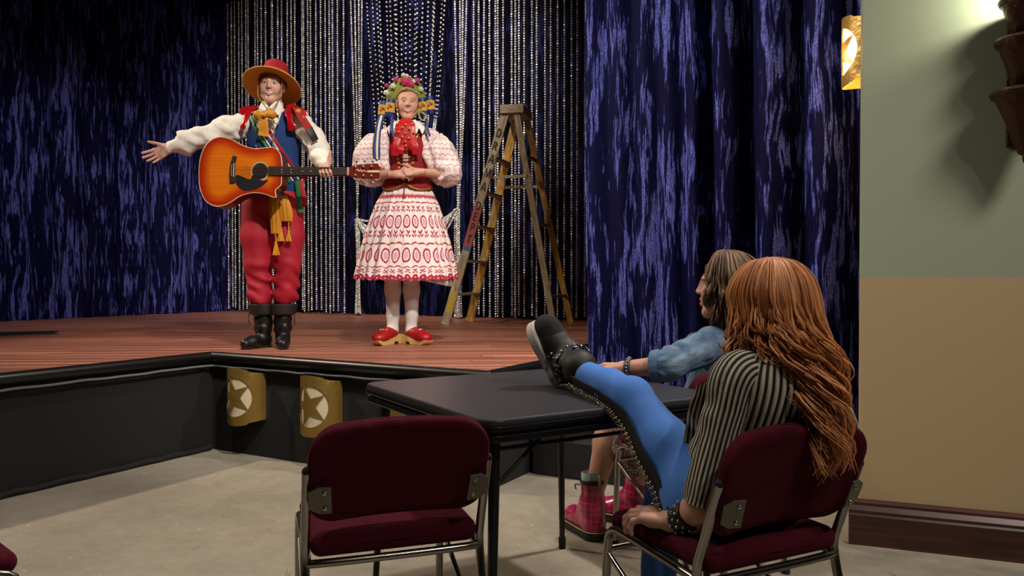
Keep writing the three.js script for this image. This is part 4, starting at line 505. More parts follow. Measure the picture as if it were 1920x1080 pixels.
  for (const i of [3, 5, 7, 9, 12, 15]) { const x = nl - 0.73 * (1 - Math.pow(2, -(i - 0.5) / 12)); for (const y of i === 12 || i === 15 ? [-0.009, 0.009] : [0]) part('inlay', sphere(V(x, y, 0.0122), 0.0042, 8, 6, [1, 1, 0.3]), cream, fbm_); }
  part('nut', box(0.008, 0.048, 0.012, nl + 0.004, 0, 0.008), cream, t); for (let i = 0; i < 6; i++) { const y0 = -0.028 + i * 0.0125 + 0.002, y1 = -0.018 + i * 0.0072; part('string', bar(V(-0.175, y0, 0.019), V(nl + 0.004, y1, 0.0165), 0.0009, 0.0009, 5), boltM, t); }
  const hs = extr(shapeFrom([[nl + 0.008, -0.024], [nl + 0.045, -0.036], [nl + 0.10, -0.042], [nl + 0.195, -0.045], [nl + 0.205, -0.03], [nl + 0.198, 0.0], [nl + 0.205, 0.03], [nl + 0.19, 0.05], [nl + 0.1, 0.044], [nl + 0.045, 0.038], [nl + 0.008, 0.024]]), 0.014, 0.002); hs.translate(0, 0, -0.012); const hd = part('headstock', hs, mat(0x6a2012, 0.22, { clearcoat: 0.8 }), t, 'glossy red brown headstock');
  for (const s of [-1, 1]) for (let i = 0; i < 3; i++) { const x = nl + 0.055 + i * 0.05, y = s * (0.026 + i * 0.002); part('tuning_post', merge(bar(V(x, y, 0.002), V(x, y, 0.022), 0.0055), sphere(V(x, y, 0.022), 0.0075)), boltM, hd); part('tuning_peg', merge(bar(V(x, s * 0.04, -0.006), V(x, s * 0.062, -0.006), 0.003), sphere(V(x, s * 0.069, -0.006), 0.011, 10, 8, [1, 0.8, 0.5])), boltM, hd); }
  part('script_inlay', tube([V(nl + 0.05, 0.006, 0.005), V(nl + 0.062, 0.014, 0.005), V(nl + 0.07, 0, 0.005), V(nl + 0.082, 0.012, 0.005), V(nl + 0.09, -0.004, 0.005), V(nl + 0.102, 0.01, 0.005), V(nl + 0.11, -0.002, 0.005), V(nl + 0.13, 0.002, 0.005)], 0.003, 40, 5), cream, hd, 'pale script emblem'); part('truss_cover', box(0.075, 0.013, 0.004, nl + 0.165, 0, 0.006, 0.001), cream, hd);
  // strap over the shoulder
  const strap = part('strap', ribbon([V(0.125, 0.43, -0.31), V(0.14, 0.46, -0.22), V(0.185, 0.425, -0.14), V(0.225, 0.36, -0.12), V(0.265, 0.30, -0.13)], 0.052, V(0.5, 0.5, 1), 0.004, 26), cloth(0x9a2018), t, 'red woven strap with yellow motifs'); for (const p of [[0.19, 0.418], [0.218, 0.372]]) part('motif', sphere(V(p[0], p[1], -0.13), 0.017, 8, 6, [1, 1, 0.5]), cloth(0xc98a1e), strap); part('strap_end', ribbon([V(0.262, 0.305, -0.128), V(0.285, 0.265, -0.135), V(0.30, 0.23, -0.15)], 0.046, V(0.5, 0.5, 1), 0.006, 10), mat(0x141212, 0.5), strap);
}

// ------------------------------------------------------------------ the woman in folk dress
{
  const base = P(-0.726, 5.4, STAGE_H), t = thing('person', 'woman in flowered headdress, red bodice and embroidered white skirt, hands clasped', 'person', base); const sk = [0.60, 0.33, 0.23];
  const add = (n, g, m, p = t, l) => part(n, g, m, p, l); const X = (px, py) => [(px - 765) * 0.003724, (645 - py) * 0.003724];
  const sR = V(-0.145, 1.42, 0), sL = V(0.135, 1.42, 0), eR = V(-0.245, 1.175, 0.03), eL = V(0.275, 1.18, 0.03), wR = V(-0.058, 1.16, 0.19), wL = V(0.088, 1.175, 0.195); const aR = V(-0.108, 0.1, 0), aL = V(0.022, 0.105, 0.0);
  const body = [ell(V(0, 1.30, 0), [0.145, 0.2, 0.1], 0.05), ell(V(0, 1.02, 0), [0.15, 0.14, 0.11], 0.06), cap(V(0, 1.44, -0.01), V(0, 1.6, 0), 0.05, 0.045, 0.04), ...chain([sR, eR, wR], [0.046, 0.038, 0.024]), ...chain([sL, eL, wL], [0.046, 0.038, 0.024]), ...chain([V(-0.08, 0.95, 0), V(-0.105, 0.52, 0.01), V(-0.108, 0.38, -0.01), aR], [0.075, 0.042, 0.042, 0.026], 0.03), ...chain([V(0.05, 0.95, 0), V(0.025, 0.52, 0.01), V(0.022, 0.38, -0.01), aL], [0.075, 0.042, 0.042, 0.026], 0.03)];
  const stock = [0.62, 0.60, 0.58]; const h1 = handPrims(wR, V(0.95, 0.02, 0.18), V(-0.1, -0.55, -0.8), V(0.05, 0.8, -0.3), { size: 0.92, curl: [[0.5, 0.8, 0.6], [0.55, 0.8, 0.6], [0.6, 0.8, 0.6], [0.6, 0.8, 0.6]], splay: 0.3 }); const h2 = handPrims(wL, V(-0.95, -0.05, 0.22), V(0.1, -0.55, -0.8), V(0, 0.8, -0.3), { size: 0.92, curl: [[0.5, 0.8, 0.6], [0.55, 0.8, 0.6], [0.6, 0.8, 0.6], [0.6, 0.8, 0.6]], splay: 0.3 });
  const head = place(headGeo({ skin: sk, brow: [0.24, 0.14, 0.07], lip: [0.52, 0.14, 0.13], eye: 0.0042, cheek: [0.62, 0.22, 0.17] }), V(0.004, 1.668, 0.02), 0.16, 0.04, -0.03, 0.96);
  wpart('body', mergeC([sdf(body, 0.012, { col: (x, y) => sk }), head, sdf(h1, 0.0034, { col: () => sk }), sdf(h2, 0.0034, { col: () => sk })].map(g => { g.translate(base.x, base.y, base.z); return g; })), skinM, t);
  const leg = (a, b) => chain([V(a.x - 0.003, 0.62, 0.008), V(a.x, 0.5, 0.004), V(a.x, 0.38, -0.012), V(a.x + 0.002, 0.2, -0.004), V(a.x, 0.10, 0.005), V(a.x + b.x * 0.05, 0.075, b.z * 0.05)], [0.06, 0.056, 0.057, 0.043, 0.038, 0.036], 0.02);
  for (const [a, d] of [[aR, V(-0.5, 0, 0.86)], [aL, V(0.72, 0, 0.69)]]) {
    add('stocking', sdf(leg(a, d), 0.008), cloth(0xd6d2cf, { roughness: 0.7 }), t, 'white stocking'); const g = (f, y, s = 0) => V(a.x + d.x * f + d.z * s, y, a.z + d.z * f - d.x * s);
    const cl = add('clog', sdf([cap(g(0.015, 0.085), g(0.1, 0.062), 0.048, 0.047, 0.02), ell(g(0.15, 0.052), [0.05, 0.036, 0.05], 0.03), sub(cap(g(-0.06, 0.13), g(0.0, 0.115), 0.06, 0.045, 0.01))], 0.006, { warp: (x, y, z, dd) => Math.max(dd, 0.032 - y - 0.12 * Math.max(0, -((x - a.x) * d.x + (z - a.z) * d.z))) }), mat(0xa00e16, 0.45), t, 'red clog'); const sole = shapeFrom([[-0.07, 0], [-0.03, 0], [-0.02, 0.018], [0.02, 0.022], [0.035, 0], [0.15, 0], [0.185, 0.022], [0.19, 0.03], [0.1, 0.038], [0.0, 0.052], [-0.075, 0.058], [-0.08, 0.03]]); const sg = extr(sole, 0.07, 0.004); sg.translate(0, 0.004, -0.035); sg.applyMatrix4(new THREE.Matrix4().makeBasis(d, V(0, 1, 0), d.clone().cross(V(0, 1, 0)))); sg.translate(a.x, 0, a.z); add('sole', sg, mat(0xc9a468, 0.6), cl, 'pale wooden sole'); for (const [f, s, c] of [[0.10, 0, 0xe0d8b0], [0.09, 0.018, 0xd8a030], [0.11, -0.016, 0x9fb4d0]]) add('painted_flower', sphere(g(f, 0.106, s), 0.011, 8, 6, [1, 0.5, 1]), mat(c, 0.5), cl);
  }
  // embroidered skirt
  const RED = '#a81c3a', drawBand = (c, w, y, fn) => { c.save(); c.translate(0, y); fn(c); c.restore(); };
  const skirtTex = canvasTex(512, 1024, (c, w, h) => {
    c.fillStyle = '#ecdfde'; c.fillRect(0, 0, w, h); const Y = m => h - m / 0.72 * h; c.lineCap = 'round';
    const flower = (x, y, r) => { c.fillStyle = RED; for (let k = 0; k < 6; k++) { c.beginPath(); c.ellipse(x + Math.cos(k * 1.05) * r * 0.6, y + Math.sin(k * 1.05) * r * 0.6, r * 0.42, r * 0.42, 0, 0, 7); c.fill(); } c.fillStyle = '#e8c8c8'; c.beginPath(); c.arc(x, y, r * 0.22, 0, 7); c.fill(); };
    c.fillStyle = '#c25a70'; c.fillRect(0, Y(0.035), w, h); for (let i = 0; i < 6; i++) flower((i + 0.5) * w / 6, Y(0.03), 42);
    const sprig = y => { c.fillStyle = RED; for (let i = 0; i < 6; i++) { const x = (i + 0.5) * w / 6; for (const [dx, dy, a] of [[-20, 8, 0.6], [20, 8, -0.6], [0, -6, 1.57], [-14, -22, 0.8], [14, -22, -0.8]]) { c.save(); c.translate(x + dx, y + dy); c.rotate(a); c.beginPath(); c.ellipse(0, 0, 16, 7, 0, 0, 7); c.fill(); c.restore(); } } };
    const line = y => { c.lineWidth = 12; for (let i = 0; i < 16; i++) { c.strokeStyle = i % 3 === 2 ? '#d0a040' : RED; c.beginPath(); c.moveTo(i * w / 16, y + Math.sin(i * 0.8) * 5); c.lineTo((i + 1) * w / 16, y + Math.sin((i + 1) * 0.8) * 5); c.stroke(); } };
    const ovals = (y, ry) => { for (let i = 0; i < 4; i++) { const x = (i + 0.5) * w / 4 ; c.fillStyle = '#d6a4ae'; c.beginPath(); c.ellipse(x, y, 40, ry, 0, 0, 7); c.fill(); c.strokeStyle = RED; c.lineWidth = 11; c.setLineDash([10, 12]); c.beginPath(); c.ellipse(x, y, 48, ry + 4, 0, 0, 7); c.stroke(); c.setLineDash([]); c.lineWidth = 7; c.strokeStyle = '#f4ecea'; c.beginPath(); c.ellipse(x, y, 30, ry - 12, 0, 0, 7); c.stroke(); c.strokeStyle = RED; c.lineWidth = 9; c.beginPath(); c.ellipse(x, y, 43, ry, 0, 0, 7); c.stroke(); } };
    sprig(Y(0.085)); line(Y(0.125)); ovals(Y(0.185), 46); line(Y(0.245)); sprig(Y(0.29)); ovals(Y(0.36), 46); sprig(Y(0.43)); line(Y(0.475));
    c.strokeStyle = '#b8384e'; c.lineWidth = 10; c.beginPath(); for (let i = 0; i <= 64; i++) { const y = Y(0.53) + (i % 2 ? -16 : 16) + 8 * Math.sin(i * 1.7); i ? c.lineTo(i * w / 64, y) : c.moveTo(0, y); } c.stroke(); for (let i = 0; i < 8; i++) flower((i + 0.5) * w / 8, Y(0.525), 22);
  });
  const skM = mat(0xffffff, 0.85, { map: skirtTex }); const prof = [[1.115, 0.142, 0.118], [1.07, 0.168, 0.14], [0.98, 0.215, 0.18], [0.85, 0.262, 0.22], [0.70, 0.302, 0.255], [0.55, 0.335, 0.285], [0.47, 0.35, 0.298]];
  const skirt = add('skirt', (() => { const n = 260, m = 40; return grid(n, m, (s, q) => { const k = q * (prof.length - 1), i = Math.min(prof.length - 2, Math.floor(k)), f = k - i; const y = mix(prof[i][0], prof[i + 1][0], f), a = mix(prof[i][1], prof[i + 1][1], f), b = mix(prof[i][2], prof[i + 1][2], f), ph = s * Math.PI * 2; const am = mix(0.02, 0.045, q); const w = 1 + am * (0.6 * Math.sin(ph * 26 + 3 * noise3(Math.cos(ph) * 2, Math.sin(ph) * 2, q)) + 0.7 * Math.sin(ph * 11 + 4 * noise3(Math.cos(ph), Math.sin(ph), 3))) + 0.012 * Math.sin(ph * 60) * (1 - q); const yy = y - 0.022 * q * (0.5 + 0.5 * Math.cos(ph - 1.5)) + 0.006 * q * Math.sin(ph * 36); return [-0.015 * q + Math.cos(ph) * a * w, yy, Math.sin(ph) * b * w, s * 7, 0.98 - q * 0.97]; }, true); })(), skM, t, 'white pleated skirt with red embroidery'); 
  add('petticoat', loft([{ p: V(0, 0.80, 0), a: 0.22, b: 0.19 }, { p: V(-0.01, 0.50, 0), a: 0.315, b: 0.265 }, { p: V(-0.015, 0.475, 0), a: 0.32, b: 0.27 }], V(1, 0, 0), { nu: 60, wr: p => 1 + 0.02 * Math.sin(p * 20) }), cloth(0xd8d0cc), skirt);
  // blouse with puffed sleeves
  const blTex = canvasTex(512, 512, (c, w, h) => { c.fillStyle = '#ecdfdd'; c.fillRect(0, 0, w, h); c.strokeStyle = '#b8485c'; for (let r = 0; r < 3; r++) { const y = r * h / 3; c.lineWidth = 9; c.beginPath(); for (let i = 0; i <= 32; i++) { const yy = y + 34 + 16 * Math.sin(i / 32 * Math.PI * 8); i ? c.lineTo(i * w / 32, yy) : c.moveTo(0, yy); } c.stroke(); c.lineWidth = 5; for (let i = 0; i < 6; i++) { const x = (i + 0.5) * w / 6; if (r % 2) { c.beginPath(); c.ellipse(x, y + 105, 26, 36, 0, 0, 7); c.stroke(); c.beginPath(); c.ellipse(x, y + 105, 14, 22, 0, 0, 7); c.stroke(); } else { for (let k = 0; k < 4; k++) { c.beginPath(); c.arc(x - 24 + k * 16, y + 100 + (k % 2) * 18, 10, 0, 7); c.stroke(); } } } } });
  const blM = mat(0xffffff, 0.85, { map: blTex }), whiteM = cloth(0xe8e2de); const puffW = (x, y, z, d) => d + 0.010 * Math.sin(Math.atan2(z, Math.abs(x) - 0.22) * 7 + 3 * noise3(x * 8, y * 8, z * 8)) + 0.012 * noise3(x * 14, y * 10, z * 14) + 0.006 * noise3(x * 30, y * 22, z * 30); const cyl = (x, y, z) => [Math.atan2(z, Math.abs(x) - 0.22) * 0.16 / 0.22, y / 0.22];
  add('sleeve', sdf([cap(V(-0.14, 1.43, 0), V(-0.21, 1.36, 0), 0.07, 0.10, 0.05), ell(V(-0.243, 1.285, 0.0), [0.140, 0.155, 0.135], 0.06), ell(V(-0.25, 1.2, 0.02), [0.130, 0.10, 0.125], 0.05), sub(ell(V(-0.13, 1.165, 0.14), [0.09, 0.05, 0.09], 0.02))], 0.009, { warp: puffW, uv: cyl }), blM, t, 'puffed white sleeve with red embroidery'); add('sleeve', sdf([cap(V(0.13, 1.43, 0), V(0.19, 1.36, 0), 0.068, 0.095, 0.05), ell(V(0.225, 1.29, 0.0), [0.115, 0.14, 0.125], 0.06), ell(V(0.28, 1.2, 0.02), [0.100, 0.095, 0.115], 0.05), sub(ell(V(0.17, 1.17, 0.15), [0.09, 0.045, 0.09], 0.02))], 0.009, { warp: puffW, uv: cyl }), blM, t, 'puffed white sleeve with red embroidery');
  // bodice
  const vp = [ell(V(0, 1.34, 0.0), [0.158, 0.17, 0.115], 0.06), ell(V(0, 1.18, 0), [0.142, 0.13, 0.108], 0.06), ell(V(0, 1.08, 0.005), [0.178, 0.10, 0.152], 0.06), cap(V(-0.09, 1.45, 0), V(0.09, 1.45, 0), 0.05, 0.05, 0.05)]; const vf = field(vp); const hemY = x => 1.10 - 0.04 * Math.abs(Math.sin(x * 15)) * (Math.abs(x) < 0.21 ? 1 : 0);
  const velR = cloth(0x8c0f20, { sheen: 0.4, sheenColor: new THREE.Color(0.5, 0.04, 0.08) }); const bod = add('bodice', sdf(vp, 0.0075, { warp: (x, y, z, d) => { let o = Math.max(d, hemY(x) - y, y - 1.475); o = Math.max(o, Math.abs(x) - 0.152 * (y > 1.3 ? 1 : 2)); if (z > 0) o = Math.max(o, 0.085 - Math.hypot(x / 0.9, (y - 1.47) / 1.3)); return Math.max(o, (y > 1.4 ? 0.075 - Math.hypot(x, z) : -1)); } }), velR, t, 'red velvet bodice');
  add('under_blouse', sdf([ell(V(0, 1.34, 0.0), [0.150, 0.17, 0.108], 0.06), cap(V(-0.11, 1.45, 0), V(0.11, 1.45, 0), 0.045, 0.045, 0.05)], 0.011), whiteM, t);
  const fz = (x, y, off = 0.004) => { let z = 0.3; while (z > -0.1 && vf(x, y, z) > 0) z -= 0.002; return V(x, y, z + off); }; const goldC = mat(0xc08a2a, 0.4, { metalness: 0.5 });
  const hp = []; for (let i = 0; i <= 40; i++) { const x = mix(-0.165, 0.165, i / 40); hp.push(fz(x, hemY(x) + 0.004)); } add('hem_trim', tube(hp, 0.006, 80, 6), goldC, bod); for (const s of [-1, 1]) add('neck_trim', tube([0, 1, 2, 3, 4, 5].map(i => { const a = 0.15 + i * 0.27; return fz(s * (0.08 * Math.cos(a) + 0.002), 1.47 - 0.115 * Math.sin(a), 0.006); }), 0.005, 24, 6), goldC, bod);
  for (let i = 0; i < 5; i++) for (const s of [-1, 1]) add('clasp', sphere(fz(s * (0.052 - i * 0.002), 1.31 - i * 0.032, 0.006), 0.011, 10, 8, [1, 1, 0.6]), goldC, bod); for (let i = 0; i < 6; i++) add('lacing', tube([fz(-0.04, 1.29 - i * 0.026, 0.007), fz(0, 1.28 - i * 0.026, 0.012), fz(0.04, 1.29 - i * 0.026, 0.007)], 0.0035, 10, 5), i % 2 ? mat(0x3a2418, 0.6) : mat(0xc99a80, 0.6), bod); add('front_panel', ribbon([fz(0, 1.34, 0.003), fz(0, 1.25, 0.003), fz(0, 1.16, 0.003)], 0.036, V(0, 0, 1), 0.004), cloth(0xd0a48c), bod);
  add('belt_cord', merge(bar(V(0, 1.085, 0.16), V(-0.004, 1.03, 0.17), 0.003), bar(V(-0.004, 1.03, 0.17), V(-0.006, 1.0, 0.172), 0.004, 0.009)), cloth(0x9a2030), bod);
  // ruffled collar and red bib ribbon with gold sequins
  for (const s of [-1, 1]) add('ruff', grid(60, 8, (a, q) => { const an = mix(-0.35, 1.9, a) * s, r = mix(0.055, 0.155, q), yy = 1.545 - q * q * 0.085 + 0.018 * q * Math.sin(a * 44) + 0.004; return [Math.sin(an + s * 0.6) * r * 1.0, yy, Math.cos(an + s * 0.6) * r * 0.82 + 0.015]; }), whiteM, t, 'white lace ruff');
  const redS = mat(0xb8101c, 0.4, { sheen: 0.3 }); const bib = add('neck_ribbon', ribbon([V(0, 1.55, 0.085), V(0.002, 1.50, 0.135), V(0.004, 1.43, 0.148), V(0.006, 1.37, 0.148), V(0.006, 1.33, 0.142)], 0.135, V(0, 0, 1), 0.012, 24, k => 0.55 + 0.5 * sstep(0, 0.3, k) - 0.12 * k), redS, t, 'red satin neck ribbon with gold sequins');
  for (const [x, y0, y1] of [[-0.062, 1.42, 1.29], [0.07, 1.40, 1.30], [-0.03, 1.36, 1.30], [0.055, 1.37, 1.33]]) add('ribbon_loop', ribbon([V(x * 0.7, y0, 0.15), V(x, mix(y0, y1, 0.5), 0.165), V(x * 1.1, y1, 0.155)], 0.05, V(0, 0, 1), 0.006, 14), redS, bib); for (const [px, py] of [[755, 240], [770, 242], [782, 241], [764, 248], [777, 250], [757, 256], [770, 258], [785, 257], [764, 265], [776, 267], [769, 274], [770, 281], [750, 268], [790, 266]]) { const q = X(px, py); add('sequin', sphere(V(q[0] - 0.012, q[1], 0.164 - Math.max(0, q[1] - 1.47) * 0.35), 0.0085, 10, 6, [1, 1, 0.4]), mat(0xd8a848, 0.25, { metalness: 0.8 }), bib); }
  // hair and headdress
  const hr = rng(77), hl = []; for (let i = 0; i < 150; i++) { const a = mix(-1.75, 1.75, hr()), r = 0.076; const x = Math.sin(a), z = Math.cos(a); const top = V(0.004 + 0.008, 1.772, 0.0), y1 = mix(1.745, 1.66, Math.pow(Math.abs(a) / 1.75, 1.5)); hl.push({ pts: [V(0.008 + x * 0.01, 1.768, 0.055 + z * 0.02), V(0.004 + x * r * 0.6, 1.765 - 0.005 * Math.abs(a), 0.02 + z * 0.075), V(0.004 + x * r * 1.0, mix(1.762, y1, 0.55), 0.015 + z * 0.085 - 0.02 * Math.abs(a)), V(0.004 + x * r * 1.02, y1, -0.005 + z * 0.05 - 0.02)], r: 0.007, seg: 8 }); }
  add('hair', mergeC([locks(hl, i => lerp3([0.30, 0.19, 0.085], [0.44, 0.30, 0.15], hash3(i, 8, 1))), sdf([ell(V(0.004, 1.69, -0.005), [0.079, 0.088, 0.092], 0.01), sub(ell(V(0.006, 1.63, 0.115), [0.075, 0.11, 0.085], 0.01))], 0.007, { col: () => [0.33, 0.21, 0.10] })]), hairMat, t, 'fair hair combed back');
  const fuzz = (x, y, z, d) => d + 0.006 * noise3(x * 45, y * 45, z * 45) + 0.005 * noise3(x * 90, y * 90, z * 90); const hd = add('headdress', sdf([ell(V(-0.018, 1.70, -0.035), [0.142, 0.172, 0.085], 0.02), sub(ell(V(0.004, 1.655, 0.04), [0.083, 0.122, 0.14], 0.015))], 0.0055, { warp: (x, y, z, d) => Math.max(fuzz(x, y, z, d), 1.665 - y) }), mat(0x7c8434, 0.95, { bumpMap: texWeave, bumpScale: 0.004 }), t, 'green moss headdress with flowers');
  const rose = (p, r, c, n) => { const g = []; for (let k = 0; k < 3; k++) for (let i = 0; i < 5; i++) { const a = i * 1.257 + k * 0.6, q = r * (0.3 + 0.28 * k); const e = sphere(V(0, 0, 0), r * 0.42, 8, 6, [1, 0.75, 0.45]); e.rotateX(-0.5 + 0.2 * k); e.rotateZ(a - 1.57); e.translate(p.x + Math.cos(a) * q, p.y + Math.sin(a) * q, p.z + r * (0.3 - 0.18 * k)); g.push(e); } return add('flower', merge(g), cloth(c, { roughness: 0.7 }), hd, n); };
  for (const [px, py, z, r, c, n] of [[766, 158, 0.055, 0.030, 0xc02858, 'pink rose'], [759, 156, 0.05, 0.022, 0xb01f4e], [773, 162, 0.055, 0.022, 0xc43462], [745, 152, 0.04, 0.018, 0xb83a6a], [784, 154, 0.035, 0.018, 0xb03c70], [727, 163, 0.03, 0.015, 0xa83058], [740, 165, 0.05, 0.018, 0xd8d4c4, 'small white flower'], [727, 177, 0.045, 0.018, 0xd8d4c4], [777, 157, 0.045, 0.014, 0xd8d4c4], [791, 170, 0.03, 0.016, 0xd0ccb8], [757, 141, 0.0, 0.013, 0xe0dccc], [764, 143, 0.0, 0.012, 0xe0dccc]]) { const q = X(px, py); rose(V(q[0], q[1], z), r, c, n); }
  const bl = cloth(0x14246e, { roughness: 0.5 }), ye = cloth(0xc8a040); const roll = (px, py, z, r, h, tilt) => { const q = X(px, py); const g = lathe([[0, -h / 2], [r * 0.7, -h / 2], [r, -h / 2 + 0.004], [r * 1.02, 0], [r, h / 2 - 0.004], [r * 0.7, h / 2], [0, h / 2]], 24); g.rotateZ(tilt); g.translate(q[0], q[1], z); const o = add('ribbon_roll', g, bl, hd, 'blue ribbon roll with yellow band'); const b = lathe([[r * 1.02, -h * 0.26], [r * 1.06, -h * 0.25], [r * 1.06, h * 0.25], [r * 1.02, h * 0.26]], 24); b.rotateZ(tilt); b.translate(q[0], q[1], z); add('band', b, ye, o); for (const [dx, dy, c] of [[-0.006, -0.006, 0xb03020], [0.010, 0.003, 0x8a3424], [0.0, 0.014, 0x74803c]]) add('painted_flower', sphere(V(q[0] + dx, q[1] + dy, z + r * 1.0), 0.010, 8, 6, [1, 1, 0.45]), cloth(c), o); };
  roll(719, 209, 0.03, 0.028, 0.13, -0.1); roll(734, 206, 0.045, 0.032, 0.126, -0.06); roll(794, 203, 0.03, 0.028, 0.12, 0.1); roll(808, 200, 0.025, 0.03, 0.124, 0.1);
  const rib = (pts, w, c) => add('hanging_ribbon', ribbon(pts.map(p => { const q = X(p[0], p[1]); return V(q[0], q[1], p[2]); }), w, V(0, 0, 1), 0.003, 18), cloth(c, { roughness: 0.5 }), hd); rib([[716, 218, 0.05], [713, 235, 0.08], [711, 258, 0.12], [710, 285, 0.15], [711, 303, 0.155]], 0.022, 0x1c2c6e); rib([[719, 218, 0.052], [716.5, 235, 0.085], [715, 258, 0.13], [714.5, 285, 0.155], [715, 305, 0.16]], 0.016, 0xd8d4c0); rib([[723, 218, 0.05], [720, 235, 0.083], [718.5, 258, 0.128], [718.5, 285, 0.152], [719, 302, 0.157]], 0.014, 0x1c2c6e); rib([[738, 216, 0.055], [740, 232, 0.1], [741, 250, 0.13], [745, 264, 0.14]], 0.02, 0x20327a); rib([[800, 212, 0.05], [803, 230, 0.09], [806, 250, 0.115], [810, 262, 0.12]], 0.016, 0x20327a); rib([[787, 208, 0.06], [789, 222, 0.08], [795, 232, 0.1]], 0.012, 0x8a9440); rib([[787, 212, 0.06], [797, 218, 0.09], [803, 224, 0.09], [798, 230, 0.1]], 0.01, 0xa0a060);
  for (const s of [-1, 1]) add('earring', sphere(V(s * 0.074 + 0.006, 1.61, 0.03), 0.0075, 8, 6), mat(0xd0c8b0, 0.3), t);
}

// ------------------------------------------------------------------ the red-haired woman, one leg on the table
const stripeTex = canvasTex(128, 64, (c, w, h) => { c.fillStyle = '#dcd6b8'; c.fillRect(0, 0, w, h); c.fillStyle = '#17142a'; c.fillRect(0, 0, w * 0.46, h); c.fillRect(w * 0.52, 0, w * 0.04, h); });
{
  const Rr = P(0.89, 0.45, 0), Ff = P(-0.45, 0.89, 0); const base = P(0.60, 1.88, 0), t = thing('person', 'woman with long wavy red hair in striped jacket, booted foot up on table', 'person', base); const sk = [0.56, 0.31, 0.23]; const add = (n, g, m, p = t, l) => wpart(n, g, m, p, l);
  const sc = P(0.63, 1.85, 0.86), sLf = sc.clone().addScaledVector(Rr, -0.125), sRt = sc.clone().addScaledVector(Rr, 0.125), el = P(0.436, 1.785, 0.548), wr = P(0.402, 1.85, 0.494), elR = P(0.86, 1.98, 0.62), wrR = P(0.76, 2.14, 0.56);
  const hL = P(0.472, 1.90, 0.53), hR = P(0.625, 1.975, 0.53), kL = P(0.333, 2.135, 0.752), aL = P(0.208, 2.5, 0.782), kR = P(0.45, 2.25, 0.555), aR = P(0.40, 2.13, 0.13); const headC = P(0.625, 1.885, 0.995);
  const body = [cap(hL, hR, 0.10, 0.10, 0.05), cap(P(0.55, 1.94, 0.56), P(0.59, 1.90, 0.74), 0.098, 0.10, 0.06), cap(sLf, sRt, 0.03, 0.03, 0.04), cap(sc, headC, 0.045, 0.042, 0.03), ...chain([sLf, el, wr], [0.034, 0.033, 0.024], 0.02), ...chain([sRt, elR, wrR], [0.034, 0.034, 0.024], 0.02), ...chain([hL, kL, aL], [0.065, 0.036, 0.028]), ...chain([hR, kR, aR], [0.075, 0.05, 0.036])];
  const hand = handPrims(wr, P(-0.66, 0.46, 0.02), V(0.1, -1, 0), P(0.46, 0.66, 0), { size: 1.06, curl: [[0.15, 0.5, 0.5], [0.2, 0.6, 0.6], [0.3, 0.7, 0.6], [0.4, 0.8, 0.6]], splay: 1.2, thumb: P(0.3, 0.9, 0.05) }), handR = handPrims(wrR, P(-0.5, 0.7, -0.2), V(0, -1, 0), P(-0.7, -0.3, 0), { size: 0.92, curl: [0.4, 0.4, 0.4, 0.4] });
  const hd = place(headGeo({ skin: sk, brow: [0.2, 0.08, 0.03], lip: [0.4, 0.12, 0.1], cell: 0.0045 }), headC, Math.PI + 0.45, 0.02, 0, 0.94);
  add('body', mergeC([sdf(body, 0.012, { col: () => sk }), hd, sdf(hand, 0.0033, { col: () => sk }), sdf(handR, 0.005, { col: () => sk })]), skinM, t);
  // leggings with a black studded side stripe
  const blueL = cloth(0x4078cc, { roughness: 0.8 }); const wk = (x, y, z, d) => d + 0.004 * noise3(x * 22, y * 22, z * 22) * sstep(0.65, 0.5, y);
  const legP = [cap(hL, hR, 0.105, 0.105, 0.05), ...chain([hL, hL.clone().lerp(kL, 0.5), kL, kL.clone().lerp(aL, 0.35), aL], [0.086, 0.068, 0.05, 0.046, 0.042], 0.03), ...chain([hR, kR, kR.clone().lerp(aR, 0.4), aR], [0.086, 0.057, 0.056, 0.042], 0.03)]; const lf = field(legP);
  add('leggings', sdf(legP, 0.0085, { warp: wk }), blueL, t, 'bright blue leggings');
  // stripe runs along the outer (left, lower) side of the raised leg
  const side = V(-Rr.x, 0, -Rr.z), onLeg = (a, b, f, dir, off) => { const p = a.clone().lerp(b, f); let s = 0.02; while (s < 0.2 && lf(p.x + dir.x * s, p.y + dir.y * s, p.z + dir.z * s) < 0) s += 0.002; return p.addScaledVector(dir, s + off); };
  const dn = side.clone().add(V(0, -0.55, 0)).addScaledVector(Ff, -0.35).normalize(); const path = [onLeg(hR, hL, 0.75, side.clone().add(V(0, -0.2, 0)).addScaledVector(Ff, -0.5).normalize(), 0.002), onLeg(hL, kL, 0.1, dn, 0.002), onLeg(hL, kL, 0.35, dn, 0.002), onLeg(hL, kL, 0.6, dn, 0.002), onLeg(hL, kL, 0.85, dn, 0.002), onLeg(kL, aL, 0.02, dn.clone().add(V(0, -0.1, 0)).normalize(), 0.002), onLeg(kL, aL, 0.25, side.clone().add(V(0, -0.5, 0)).normalize(), 0.002), onLeg(kL, aL, 0.5, side.clone().add(V(0, -0.5, 0)).normalize(), 0.002), onLeg(kL, aL, 0.9, side.clone().add(V(0, -0.5, 0)).normalize(), 0.002)];
  const st = add('side_stripe', ribbon(path, 0.046, dn, 0.004, 60), cloth(0x08080a), t, 'black side stripe with chain and studs'); const cv = new THREE.CatmullRomCurve3(path, false, 'centripetal'); const studM = mat(0xb4ac94, 0.25, { metalness: 0.9 }); const L = cv.getLength(), nS = Math.floor(L / 0.0155);
